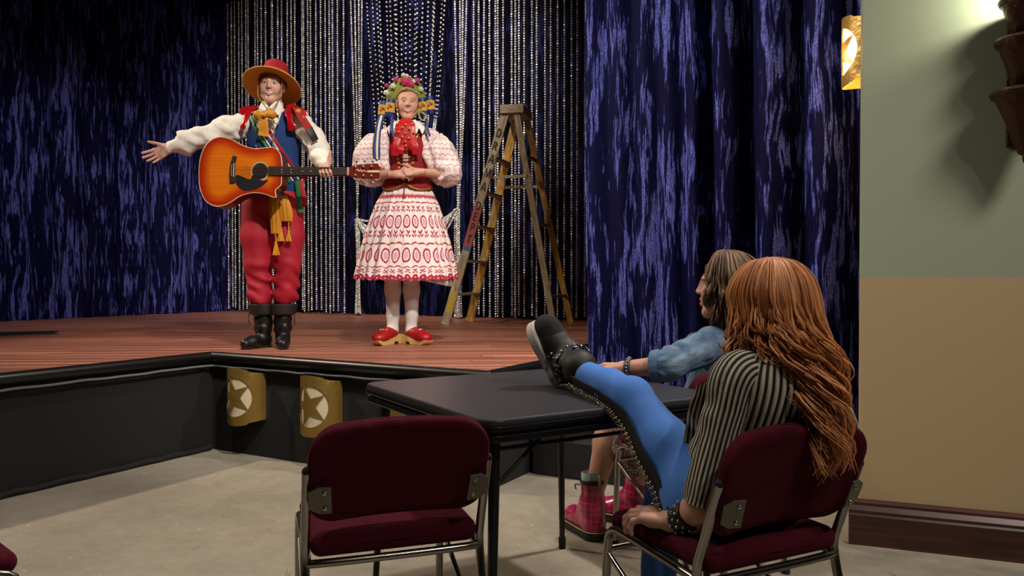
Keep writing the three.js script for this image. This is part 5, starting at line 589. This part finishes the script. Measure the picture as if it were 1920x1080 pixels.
  for (let i = 1; i < nS; i++) { const p = cv.getPointAt(i / nS).addScaledVector(dn, 0.005).add(V(-0.006, -0.008, 0)); const g = sphere(V(0, 0, 0), 0.0042, 8, 6); g.translate(p.x, p.y, p.z); add('stud', g, studM, st); const q = cv.getPointAt(i / nS).addScaledVector(dn, 0.004).add(V(-0.011, -0.016, 0)); const r = new THREE.TorusGeometry(0.007, 0.0013, 5, 10); r.applyQuaternion(new THREE.Quaternion().setFromUnitVectors(V(0, 0, 1), dn)); r.translate(q.x, q.y, q.z); add('chain_link', r, studM, st); }
  // striped jacket
  const jm = mat(0xffffff, 0.8, { map: stripeTex, bumpMap: texFold, bumpScale: 0.004 }); const wr1 = (amp, n) => (ph, q) => 1 + amp * noise3(Math.cos(ph) * 2.2 + q * n, Math.sin(ph) * 2.2, q * n) + amp * 0.6 * noise3(Math.cos(ph) * 5, Math.sin(ph) * 5 + q * 3, q * n * 2.2);
  const jk = add('jacket', loft([{ p: P(0.545, 1.945, 0.50), a: 0.148, b: 0.108 }, { p: P(0.552, 1.94, 0.57), a: 0.138, b: 0.104 }, { p: P(0.572, 1.922, 0.66), a: 0.133, b: 0.102 }, { p: P(0.602, 1.885, 0.76), a: 0.146, b: 0.106 }, { p: P(0.625, 1.857, 0.84), a: 0.156, b: 0.098 }, { p: P(0.63, 1.852, 0.89), a: 0.125, b: 0.074 }, { p: P(0.63, 1.855, 0.91), a: 0.062, b: 0.055 }], Rr, { nu: 96, nv: 60, us: 50, vs: 1, wr: (ph, q) => 1 + 0.035 * Math.sin(q * 46 + 3 * Math.cos(ph) + 5 * noise3(Math.cos(ph), q * 4, 1)) * sstep(0.6, 0.2, q) * 0.7 + 0.03 * noise3(Math.cos(ph) * 3, Math.sin(ph) * 3, q * 8) }), jm, t, 'cream and dark navy striped jacket');
  const shl = sLf.clone().addScaledVector(Rr, 0.05).add(V(0, 0.006, 0)); add('sleeve', loft([{ p: shl.clone().addScaledVector(Rr, 0.03), a: 0.03, b: 0.03 }, { p: shl.clone().addScaledVector(Rr, 0.008), a: 0.052, b: 0.048 }, { p: sLf.clone().add(V(0, -0.008, 0)), a: 0.054, b: 0.054 }, { p: sLf.clone().lerp(el, 0.3), a: 0.047, b: 0.049 }, { p: sLf.clone().lerp(el, 0.6), a: 0.043, b: 0.045 }, { p: sLf.clone().lerp(el, 0.85), a: 0.044, b: 0.045 }, { p: sLf.clone().lerp(el, 0.98), a: 0.042, b: 0.043 }], P(0.45, -0.89, 0), { nu: 64, nv: 60, us: 26, vs: 1, wr: (ph, q) => 1 + 0.05 * Math.sin(q * 26 + 2.2 * Math.cos(ph) + 4 * noise3(Math.cos(ph), q * 3, 2)) * (0.3 + q) + 0.04 * noise3(Math.cos(ph) * 3, Math.sin(ph) * 3, q * 9) }), jm, jk, 'striped sleeve pushed up'); add('sleeve', loft([{ p: sRt.clone().addScaledVector(Rr, -0.05), a: 0.045, b: 0.04 }, { p: sRt, a: 0.057, b: 0.055 }, { p: sRt.clone().lerp(elR, 0.5), a: 0.054, b: 0.056 }, { p: elR, a: 0.047, b: 0.05 }], P(0.45, -0.89, 0), { nu: 48, us: 26, wr: wr1(0.1, 6) }), jm, jk, 'striped sleeve');
  add('jacket_front', grid(24, 40, (s, q) => { const w = 0.012 * Math.sin(q * 9 + s * 4) + 0.008 * Math.sin(q * 21 + s * 7), wd = 0.055 + 0.03 * Math.sin(q * 3.1); const p = P(0.505 - wd * s * 0.9 + w * 0.4, 1.885 + 0.06 * q + 0.02 * s + w, 0.835 - 0.30 * q - 0.02 * s); return [p.x, p.y, p.z, s * 6, q]; }), jm, jk, 'open front edge of the jacket');
  // bracelets and ring
  const dirF = wr.clone().sub(el).normalize(), cuff = (c, r, h, m, n) => { const g = lathe([[r, -h / 2], [r * 1.07, -h / 2 + 0.003], [r * 1.1, 0], [r * 1.07, h / 2 - 0.003], [r, h / 2], [r * 0.94, h / 2], [r * 0.94, -h / 2], [r, -h / 2]], 28); g.applyQuaternion(new THREE.Quaternion().setFromUnitVectors(V(0, 1, 0), dirF)); g.translate(c.x, c.y, c.z); return add(n, g, m, t, 'black studded leather cuff'); }; const cc = el.clone().lerp(wr, 0.72), br = cuff(cc, 0.034, 0.046, mat(0x0a0a0b, 0.5), 'wrist_cuff'); const q0 = new THREE.Quaternion().setFromUnitVectors(V(0, 1, 0), dirF); for (let i = 0; i < 13; i++) for (let j = 0; j < 3; j++) { const a = (i + (j % 2) * 0.5) / 13 * Math.PI * 2, p = V(Math.cos(a) * 0.038, (j - 1) * 0.016, Math.sin(a) * 0.038).applyQuaternion(q0).add(cc); add('stud', sphere(p, 0.0042, 6, 5), mat(0xc8c8c8, 0.2, { metalness: 1 }), br); }
  { const p = wr.clone().add(P(-0.05, 0.075, 0.018)); const g = sphere(p, 0.008, 8, 6, [1, 1, 1]); add('ring', g, mat(0xd8c890, 0.2, { metalness: 1 }), t); }
  // studded sneaker boot on the table
  const bk = mat(0x101012, 0.6, { bumpMap: texWeave, bumpScale: 0.001 }), shiny = mat(0x0c0c0d, 0.3), white = mat(0xb8b4ac, 0.7), silver = mat(0xd0d0d0, 0.18, { metalness: 1 });
  function boot(heel, toe, ank, legDir, up, label) { // up = from sole to instep
    const f = toe.clone().sub(heel), Lg = f.length(); f.normalize(); const w = f.clone().cross(up).normalize(), u = w.clone().cross(f).normalize(); const at = (x, y, z = 0) => heel.clone().addScaledVector(f, x * Lg).addScaledVector(u, y).addScaledVector(w, z);
    const bt = add('boot', sdf([cap(at(0.12, 0.045), at(0.55, 0.045), 0.042, 0.047, 0.03), cap(at(0.55, 0.045), at(0.83, 0.042), 0.05, 0.046, 0.03), cap(at(0.18, 0.055), ank, 0.048, 0.052, 0.04), cap(ank, ank.clone().addScaledVector(legDir, 0.06), 0.054, 0.057, 0.03), cap(at(0.6, 0.05), at(0.3, 0.085), 0.03, 0.04, 0.03)], 0.006, { warp: (x, y, z, d) => Math.max(d, 0.012 - ((x - heel.x) * u.x + (y - heel.y) * u.y + (z - heel.z) * u.z)) }), bk, t, label);
    const sh = new THREE.Shape(); const ol = [[-0.02, 0], [-0.005, 0.03], [0.1, 0.04], [0.3, 0.04], [0.5, 0.047], [0.72, 0.054], [0.88, 0.048], [0.98, 0.028], [1.01, 0]]; const oc = new THREE.CatmullRomCurve3([...ol.map(p => V(p[0] * Lg, p[1], 0)), ...ol.slice(1, -1).reverse().map(p => V(p[0] * Lg, -p[1], 0))], true, 'centripetal').getPoints(60).map(p => new THREE.Vector2(p.x, p.y)); let sg = extr(new THREE.Shape(oc), 0.02, 0.006); sg.translate(0, 0, -0.004); sg.applyMatrix4(new THREE.Matrix4().makeBasis(f, w, u)); if (f.clone().cross(w).dot(u) < 0) sg = flip(sg); sg.translate(heel.x, heel.y, heel.z); add('sole', sg, white, bt, 'worn white rubber sole');
    add('toe_patch', (() => { const g = sdf([cap(at(0.66, 0.047), at(0.84, 0.043), 0.0505, 0.0475, 0.02)], 0.006, { warp: (x, y, z, d) => Math.max(d, 0.014 - ((x - heel.x) * u.x + (y - heel.y) * u.y + (z - heel.z) * u.z)) }); return g; })(), mat(0x141614, 0.9), bt);
    for (const [k, s] of [[0.60, 1], [0.52, 1], [0.60, -1], [0.52, -1], [0.44, 1], [0.44, -1]]) { const p = at(k, 0.082 - (k - 0.44) * 0.12, s * 0.024); const g = new THREE.TorusGeometry(0.006, 0.0018, 6, 12); g.applyQuaternion(new THREE.Quaternion().setFromUnitVectors(V(0, 0, 1), u)); g.translate(p.x, p.y, p.z); add('eyelet', g, silver, bt); }
    const strap = (c0, n, r, rows) => { const g = new THREE.TorusGeometry(r, 0.007, 8, 28); g.scale(1, 1, 1.6); const q = new THREE.Quaternion().setFromUnitVectors(V(0, 0, 1), n); g.applyQuaternion(q); g.translate(c0.x, c0.y, c0.z); const s = add('strap', g, shiny, bt, 'black strap set with studs'); for (let j = 0; j < rows; j++) for (let i = 0; i < 16; i++) { const a = i / 16 * Math.PI * 2 + j * 0.2, p = V(Math.cos(a) * (r + 0.007), Math.sin(a) * (r + 0.007), (j - (rows - 1) / 2) * 0.011).applyQuaternion(q).add(c0); add('stud', sphere(p, 0.0055, 6, 5), silver, s); } };
    const n1 = f.clone().multiplyScalar(0.75).addScaledVector(u, 0.5).normalize(); strap(at(0.36, 0.066), n1, 0.056, 2); strap(at(0.30, 0.075), n1, 0.058, 2); strap(at(0.2, 0.09), f.clone().multiplyScalar(0.2).addScaledVector(u, 0.9).normalize(), 0.059, 1); strap(ank.clone().addScaledVector(legDir, 0.015), legDir, 0.058, 1);
    const lr = rng(9); for (let i = 0; i < 18; i++) { const a = lr() * 6.28, q = new THREE.Quaternion().setFromUnitVectors(V(0, 0, 1), legDir), o = r => V(Math.cos(a + r) * 0.061, Math.sin(a + r) * 0.061, 0).applyQuaternion(q); const c0 = ank.clone().addScaledVector(legDir, 0.045); add('lace', tube([c0.clone().add(o(0)), c0.clone().add(o(0.2)).addScaledVector(legDir, -0.03).add(V((lr() - 0.5) * 0.03, (lr() - 0.3) * 0.02, (lr() - 0.5) * 0.03)), c0.clone().add(o(0.5)).addScaledVector(legDir, -0.075)], 0.0035, 12, 5), shiny, bt); }
    return bt;
  }
  boot(P(0.155, 2.565, 0.735), P(0.068, 2.585, 0.925), P(0.195, 2.51, 0.80), aL.clone().sub(kL).normalize().negate(), P(0.83, -0.45, 0.33), 'black studded boot with white sole propped on the table');
  boot(P(0.43, 2.08, 0.0), P(0.33, 2.28, 0.0), P(0.405, 2.125, 0.14), kR.clone().sub(aR).normalize(), V(0, 1, 0), 'black studded boot standing on the floor');
  // hair: locks over a dense core
  const hr = rng(411), list = []; const C = headC.clone().add(V(0, 0.025, 0)), back = Ff.clone().negate(), bk2 = back.clone().addScaledVector(Rr, 0.0).normalize();
  for (let i = 0; i < 420; i++) {
    const a = mix(-2.15, 2.15, hr()), layer = hr(); const d = bk2.clone().multiplyScalar(Math.cos(a)).addScaledVector(Rr, Math.sin(a)); const r = 0.088 + 0.018 * layer, pts = []; const part_ = Rr.clone().multiplyScalar(0.01);
    for (const th of [0.12, 0.55, 1.0, 1.4]) pts.push(C.clone().add(part_).addScaledVector(d, Math.sin(th) * r * 1.0).add(V(0, Math.cos(th) * (0.098 + 0.012 * layer), 0)));
    const wave = hr() * 6.28, amp = 0.016 + 0.024 * hr(); const long = Math.sin(a) > -0.05 ? 1 : 0.62; const end = mix(0.16, 0.30, Math.pow(hr(), 0.8)) * (long > 0.9 ? 1 + 0.4 * sstep(0.0, 0.5, Math.sin(a)) : 0.75 + 0.25 * hr()); const n = 7; let p = pts[3].clone();
    for (let k = 1; k <= n; k++) { const f = k / n; const q = p.clone().add(V(0, -end * f, 0)).addScaledVector(d, -0.012 * f + amp * sstep(0.1, 0.6, f) * Math.cos(wave + f * 8.5)).addScaledVector(Rr, amp * 1.2 * sstep(0.1, 0.6, f) * Math.sin(wave + f * 8.5) + (long > 0.9 ? -0.55 * Math.sin(a) * r * f * f : 0.05 * f * f)).addScaledVector(bk2, (long > 0.9 ? 0.05 + 0.05 * sstep(0.0, 0.5, Math.sin(a)) : 0.035) * f); pts.push(q); }
    list.push({ pts, r: 0.0048 + 0.0034 * hr(), seg: 26 });
  }
  const coreP = [ell(C.clone(), [0.088, 0.094, 0.094], 0.03), cap(C.clone().addScaledVector(bk2, 0.02), C.clone().addScaledVector(bk2, 0.045).add(V(0, -0.19, 0)), 0.082, 0.078, 0.04), cap(C.clone().addScaledVector(Rr, 0.03).add(V(0, -0.12, 0)).addScaledVector(bk2, 0.05), C.clone().addScaledVector(Rr, 0.075).addScaledVector(bk2, 0.085).add(V(0, -0.29, 0)), 0.062, 0.03, 0.04), sub(ell(headC.clone().addScaledVector(Ff, 0.115).add(V(0, -0.03, 0)), [0.075, 0.1, 0.075], 0.02))];
  const rc = i => lerp3([0.26, 0.085, 0.026], [0.74, 0.31, 0.1], hash3(i, 3, 7)); add('hair', mergeC([locks(strands(list, 6, 0.013, 5), rc), sdf(coreP, 0.008, { col: () => [0.26, 0.075, 0.022] })]), hairMat, t, 'long wavy copper red hair');
}

// ------------------------------------------------------------------ the brown-haired woman behind the table
{
  const Rr = P(0.907, 0.42, 0), Ff = P(-0.42, 0.907, 0); const base = P(0.73, 2.93, 0), t = thing('person', 'woman with brown wavy hair in denim jacket, arm resting on table', 'person', base); const sk = [0.55, 0.29, 0.2]; const add = (n, g, m, p = t, l) => wpart(n, g, m, p, l);
  const sc = P(0.845, 2.86, 0.845), sLf = sc.clone().addScaledVector(Rr, -0.12), sRt = sc.clone().addScaledVector(Rr, 0.12), el = P(0.535, 2.70, 0.772), wr = P(0.412, 2.765, 0.757), elR = P(1.02, 3.0, 0.62), wrR = P(0.9, 3.15, 0.56), hL = P(0.665, 2.90, 0.52), hR = P(0.80, 2.97, 0.52), kL = P(0.425, 3.225, 0.50), kR = P(0.60, 3.30, 0.50), aL = P(0.335, 3.20, 0.16), aR = P(0.545, 3.37, 0.15), headC = P(0.805, 2.92, 1.045);
  const look = P(-0.94, 0.34, 0.05);
  const body = [cap(hL, hR, 0.1, 0.1, 0.05), cap(P(0.735, 2.93, 0.56), P(0.80, 2.89, 0.74), 0.1, 0.105, 0.06), cap(sLf, sRt, 0.045, 0.045, 0.05), cap(sc, headC, 0.05, 0.044, 0.03), ...chain([sLf, el, wr], [0.045, 0.038, 0.027], 0.02), ...chain([sRt, elR, wrR], [0.045, 0.038, 0.027], 0.02), ...chain([hL, kL, kL.clone().lerp(aL, 0.3), aL], [0.078, 0.056, 0.056, 0.036]), ...chain([hR, kR, kR.clone().lerp(aR, 0.3), aR], [0.078, 0.056, 0.056, 0.036])];
  const hand = handPrims(wr, P(-0.80, 0.5, 0.06), V(0, -1, 0.1), P(-0.4, -0.7, 0.25), { size: 0.9, curl: [[0.35, 0.7, 0.5], [0.4, 0.7, 0.5], [0.45, 0.7, 0.5], [0.45, 0.7, 0.5]], splay: 0.5, thumb: P(-0.9, 0.1, -0.05) }), handR = handPrims(wrR, P(-0.6, 0.6, -0.2), V(0, -1, 0), P(-0.6, -0.4, 0), { size: 0.9 });
  const hd = place(headGeo({ skin: sk, brow: [0.1, 0.05, 0.03], lip: [0.45, 0.17, 0.13], closed: true }), headC, Math.atan2(look.x, look.z), -0.03, 0, 0.97);
  add('body', mergeC([sdf(body, 0.012, { col: () => sk }), hd, sdf(hand, 0.004, { col: () => sk }), sdf(handR, 0.006, { col: () => sk })]), skinM, t);
  // denim jacket
  const den = dataTex(512, 512, (u, v) => { const g = tnoise(u * 256, v * 256, 256, 256, 2) * 0.06, f = tfbm(u, v, 6, 9, 44, 4); const c = lerp3([70, 98, 128], [128, 152, 172], clamp(0.35 + f * 0.9)); return c.map(q => q * (1 + g)); }); const dm = mat(0xffffff, 0.85, { map: den, bumpMap: texFold, bumpScale: 0.005 });
  const jk = add('denim_jacket', loft([{ p: P(0.735, 2.93, 0.50), a: 0.135, b: 0.115 }, { p: P(0.77, 2.91, 0.62), a: 0.132, b: 0.115 }, { p: P(0.81, 2.885, 0.74), a: 0.142, b: 0.112 }, { p: P(0.84, 2.865, 0.825), a: 0.142, b: 0.092 }, { p: P(0.845, 2.86, 0.87), a: 0.1, b: 0.065 }, { p: P(0.845, 2.865, 0.90), a: 0.06, b: 0.055 }], Rr, { nu: 60, nv: 40, us: 2, vs: 2.2, wr: (ph, q) => 1 + 0.03 * noise3(Math.cos(ph) * 3, Math.sin(ph) * 3, q * 9) }), dm, t, 'faded denim jacket');
  add('sleeve', loft([{ p: sLf.clone().addScaledVector(Rr, 0.06), a: 0.05, b: 0.045 }, { p: sLf, a: 0.062, b: 0.058 }, { p: sLf.clone().lerp(el, 0.35), a: 0.062, b: 0.062 }, { p: sLf.clone().lerp(el, 0.7), a: 0.058, b: 0.056 }, { p: el.clone().lerp(sLf, 0.08), a: 0.06, b: 0.058 }, { p: el.clone().lerp(wr, 0.22), a: 0.055, b: 0.052 }], V(0, 1, 0), { nu: 56, nv: 70, us: 1.5, vs: 2.4, wr: (ph, q) => 1 + 0.07 * Math.sin(q * 30 + 2.5 * Math.cos(ph) + 6 * noise3(Math.cos(ph) * 1.2, Math.sin(ph), q * 4)) * (0.5 + 0.5 * noise3(q * 5, ph, 4)) + 0.05 * noise3(Math.cos(ph) * 3, Math.sin(ph) * 3, q * 8) }), dm, jk, 'denim sleeve rolled to the elbow'); add('cuff', loft([{ p: el.clone().lerp(wr, 0.08), a: 0.06, b: 0.057 }, { p: el.clone().lerp(wr, 0.18), a: 0.06, b: 0.057 }, { p: el.clone().lerp(wr, 0.32), a: 0.056, b: 0.053 }, { p: el.clone().lerp(wr, 0.33), a: 0.046, b: 0.042 }], V(0, 1, 0), { nu: 40, us: 1.5, vs: 2 }), mat(0x4f6f90, 0.85, { bumpMap: texFold, bumpScale: 0.003 }), jk); add('sleeve', loft([{ p: sRt.clone().addScaledVector(Rr, -0.05), a: 0.05, b: 0.045 }, { p: sRt, a: 0.06, b: 0.058 }, { p: sRt.clone().lerp(elR, 0.5), a: 0.06, b: 0.06 }, { p: elR, a: 0.054, b: 0.05 }], V(0, 1, 0.2), { nu: 40, us: 1.5, vs: 2 }), dm, jk, 'denim sleeve');
  { const d = wr.clone().sub(el).normalize(), q = new THREE.Quaternion().setFromUnitVectors(V(0, 0, 1), d), c0 = el.clone().lerp(wr, 0.93); const g = new THREE.TorusGeometry(0.032, 0.006, 8, 28); g.scale(1, 1, 1.8); g.applyQuaternion(q); g.translate(c0.x, c0.y, c0.z); const b = add('bracelet', g, mat(0x30343c, 0.4), t, 'dark bracelet set with crystals'); for (let i = 0; i < 20; i++) { const a = i / 20 * 6.283, p = V(Math.cos(a) * 0.038, Math.sin(a) * 0.038, 0).applyQuaternion(q).add(c0); add('crystal', sphere(p, 0.004, 6, 5), mat(0xc0c4cc, 0.15, { metalness: 0.9 }), b); } }
  // tweed skirt hanging over the seat edge
  const tw = dataTex(512, 512, (u, v) => { const k = hash3(Math.floor(u * 128), Math.floor(v * 128), 9), b = tnoise(u * 60, v * 60, 60, 60, 5); const pal = [[226, 212, 212], [176, 72, 98], [74, 62, 84], [210, 170, 180], [126, 112, 130], [236, 230, 222], [52, 46, 60], [190, 134, 150]]; return pal[Math.floor(k * 8)].map(q => q * (0.85 + 0.2 * b)); }, true, [3, 3]);
  const twB = dataTex(256, 256, (u, v) => 0.5 + 0.5 * tnoise(u * 80, v * 80, 80, 80, 7), false, [3, 3]); const skW = (x, y, z, d) => d + 0.008 * Math.sin(y * 70 + 5 * noise3(x * 12, y * 6, z * 12)) * sstep(0.5, 0.36, y) + 0.006 * noise3(x * 40, y * 40, z * 40);
  add('skirt', sdf([cap(hL, hR, 0.118, 0.118, 0.05), cap(hL, hL.clone().lerp(kL, 0.72), 0.098, 0.088, 0.05), cap(hR, hR.clone().lerp(kR, 0.75), 0.098, 0.088, 0.05), cap(P(0.50, 3.17, 0.47), P(0.555, 3.24, 0.47), 0.075, 0.075, 0.05), cap(P(0.455, 3.155, 0.43), P(0.462, 3.17, 0.33), 0.046, 0.044, 0.04), cap(P(0.51, 3.2, 0.42), P(0.515, 3.2, 0.30), 0.05, 0.04, 0.04)], 0.009, { warp: skW }), mat(0xffffff, 0.95, { map: tw, bumpMap: twB, bumpScale: 0.004 }), t, 'speckled pink and grey tweed skirt');
  // pink plaid lace-up boots
  const pl = canvasTex(256, 256, (c, w, h) => { c.fillStyle = '#b01a50'; c.fillRect(0, 0, w, h); c.globalAlpha = 0.55; for (const [p, q, col] of [[0, 34, '#7a1448'], [60, 10, '#d86a90'], [96, 24, '#8a1a3c'], [150, 8, '#e08aa8'], [190, 30, '#c82a4a'], [230, 8, '#5a1450']]) { c.fillStyle = col; c.fillRect(p, 0, q, h); c.fillRect(0, p, w, q); } }, [9, 9]); const pm = mat(0xffffff, 0.3, { map: pl, clearcoat: 0.5, clearcoatRoughness: 0.2 }), dk = mat(0x14100f, 0.6);
  for (const [a, d, k] of [[aL, P(-0.42, 0.907, 0), 0], [aR, P(-0.80, 0.6, 0), 1]]) {
    const g = (f, y, s = 0) => V(a.x + d.x * f - d.z * s, y, a.z + d.z * f + d.x * s); const b = add('boot', sdf([cap(g(0, 0.235), g(0, 0.13), 0.05, 0.047, 0.02), cap(g(0, 0.13), g(-0.012, 0.06), 0.047, 0.044, 0.03), cap(g(-0.012, 0.058), g(0.10, 0.058), 0.042, 0.044, 0.03), ell(g(0.15, 0.058), [0.046, 0.04, 0.046], 0.03), cap(g(0.09, 0.075), g(0.02, 0.14), 0.034, 0.04, 0.03)], 0.0065, { warp: (x, y, z, q) => Math.max(q, 0.03 - y, y - 0.238), uv: (x, y, z) => [(x + z) * 1, y] }), pm, t, 'pink plaid lace-up boot');
    add('sole', sdf([cap(g(-0.015, 0.018), g(0.15, 0.018), 0.05, 0.051, 0.01)], 0.0075, { warp: (x, y, z, q) => Math.max(q, Math.abs(y - 0.018) - 0.018) }), dk, b); add('welt', (() => { const pts = []; for (let i = 0; i < 24; i++) { const an = i / 24 * 6.283, f = Math.cos(an), s = Math.sin(an); pts.push(g(f > 0 ? 0.15 + f * 0.049 : -0.015 + f * 0.048, 0.037, s * 0.05)); } return tube(pts, 0.003, 60, 5, true); })(), mat(0xa89c80, 0.7), b); add('boot_top', loft([{ p: g(0, 0.228), a: 0.052, b: 0.052 }, { p: g(0, 0.238), a: 0.054, b: 0.054 }, { p: g(0, 0.246), a: 0.052, b: 0.052 }], V(1, 0, 0), { nu: 28 }), dk, b); add('pull_tab', tube([g(-0.05, 0.225), g(-0.058, 0.25), g(-0.056, 0.268), g(-0.048, 0.25), g(-0.047, 0.225)], 0.006, 16, 6), mat(0x9a8a50, 0.6), b); add('seam', ribbon([g(-0.0, 0.232, k ? 0.0495 : -0.0495), g(0, 0.14, k ? 0.0475 : -0.0475), g(-0.005, 0.06, k ? 0.047 : -0.047)], 0.006, g(0, 0, k ? 1 : -1).sub(g(0, 0, 0)), 0.003, 10), mat(0x70123c, 0.4), b);
    for (let i = 0; i < 4; i++) add('lace', tube([g(0.055 - i * 0.004, 0.12 + i * 0.03, 0.02), g(0.062 - i * 0.004, 0.128 + i * 0.03, 0), g(0.055 - i * 0.004, 0.12 + i * 0.03, -0.02)], 0.003, 10, 5), dk, b); add('lace', tube([g(0.055, 0.2), g(0.085, 0.215, 0.03), g(0.1, 0.19, 0.045)], 0.0028, 14, 5), dk, b); add('lace', tube([g(0.055, 0.2), g(0.09, 0.205, -0.03), g(0.105, 0.18, -0.02)], 0.0028, 14, 5), dk, b);
    add('sock', loft([{ p: g(0, 0.225), a: 0.046, b: 0.046 }, { p: g(0.002, 0.25), a: 0.046, b: 0.046 }, { p: g(0.004, 0.275), a: 0.045, b: 0.045 }], V(1, 0, 0), { nu: 28, wr: p => 1 + 0.02 * Math.sin(p * 9) }), cloth(0x9fc0c4), t, 'pale blue sock');
  }
  // hair
  const hr = rng(913), list = [], C = headC.clone().add(V(0, 0.02, 0)), sd = look.clone().cross(V(0, 1, 0)).normalize(), bk2 = look.clone().negate();
  for (let i = 0; i < 330; i++) { const a = mix(-2.0, 2.0, hr()), layer = hr(), d = bk2.clone().multiplyScalar(Math.cos(a)).addScaledVector(sd, Math.sin(a)), r = 0.112 + 0.03 * layer, pts = []; for (const th of [0.1, 0.5, 0.95, 1.4]) pts.push(C.clone().addScaledVector(d, Math.sin(th) * r * (Math.abs(a) > 1.7 ? 0.88 : 1.05)).add(V(0, Math.cos(th) * (0.1 + 0.02 * layer), 0))); const wave = hr() * 6.28, amp = 0.016 + 0.026 * hr(), end = mix(0.1, 0.22, hr()), p = pts[3].clone(); for (let k = 1; k <= 5; k++) { const f = k / 5; pts.push(p.clone().add(V(0, -end * f, 0)).addScaledVector(d, -0.025 * f * f + amp * sstep(0, 0.5, f) * Math.cos(wave + f * 7)).addScaledVector(sd, amp * sstep(0, 0.5, f) * Math.sin(wave + f * 7))); } list.push({ pts, r: 0.006 + 0.004 * hr(), seg: 20 }); }
  add('hair', mergeC([locks(strands(list, 5, 0.015, 6), i => lerp3([0.07, 0.034, 0.017], [0.17, 0.09, 0.045], hash3(i, 5, 2))), sdf([ell(C.clone().addScaledVector(bk2, 0.01), [0.104, 0.1, 0.104], 0.03), cap(C.clone().addScaledVector(bk2, 0.03), C.clone().addScaledVector(bk2, 0.045).add(V(0, -0.13, 0)), 0.09, 0.07, 0.04), sub(ell(headC.clone().addScaledVector(look, 0.12).add(V(0, -0.02, 0)), [0.08, 0.1, 0.08], 0.02))], 0.008, { col: () => [0.085, 0.048, 0.028] })]), hairMat, t, 'wavy brown hair');
}

scene.traverse(o => { if (o.isMesh) { o.castShadow = true; o.receiveShadow = true; } });
renderer.render(scene, camera);
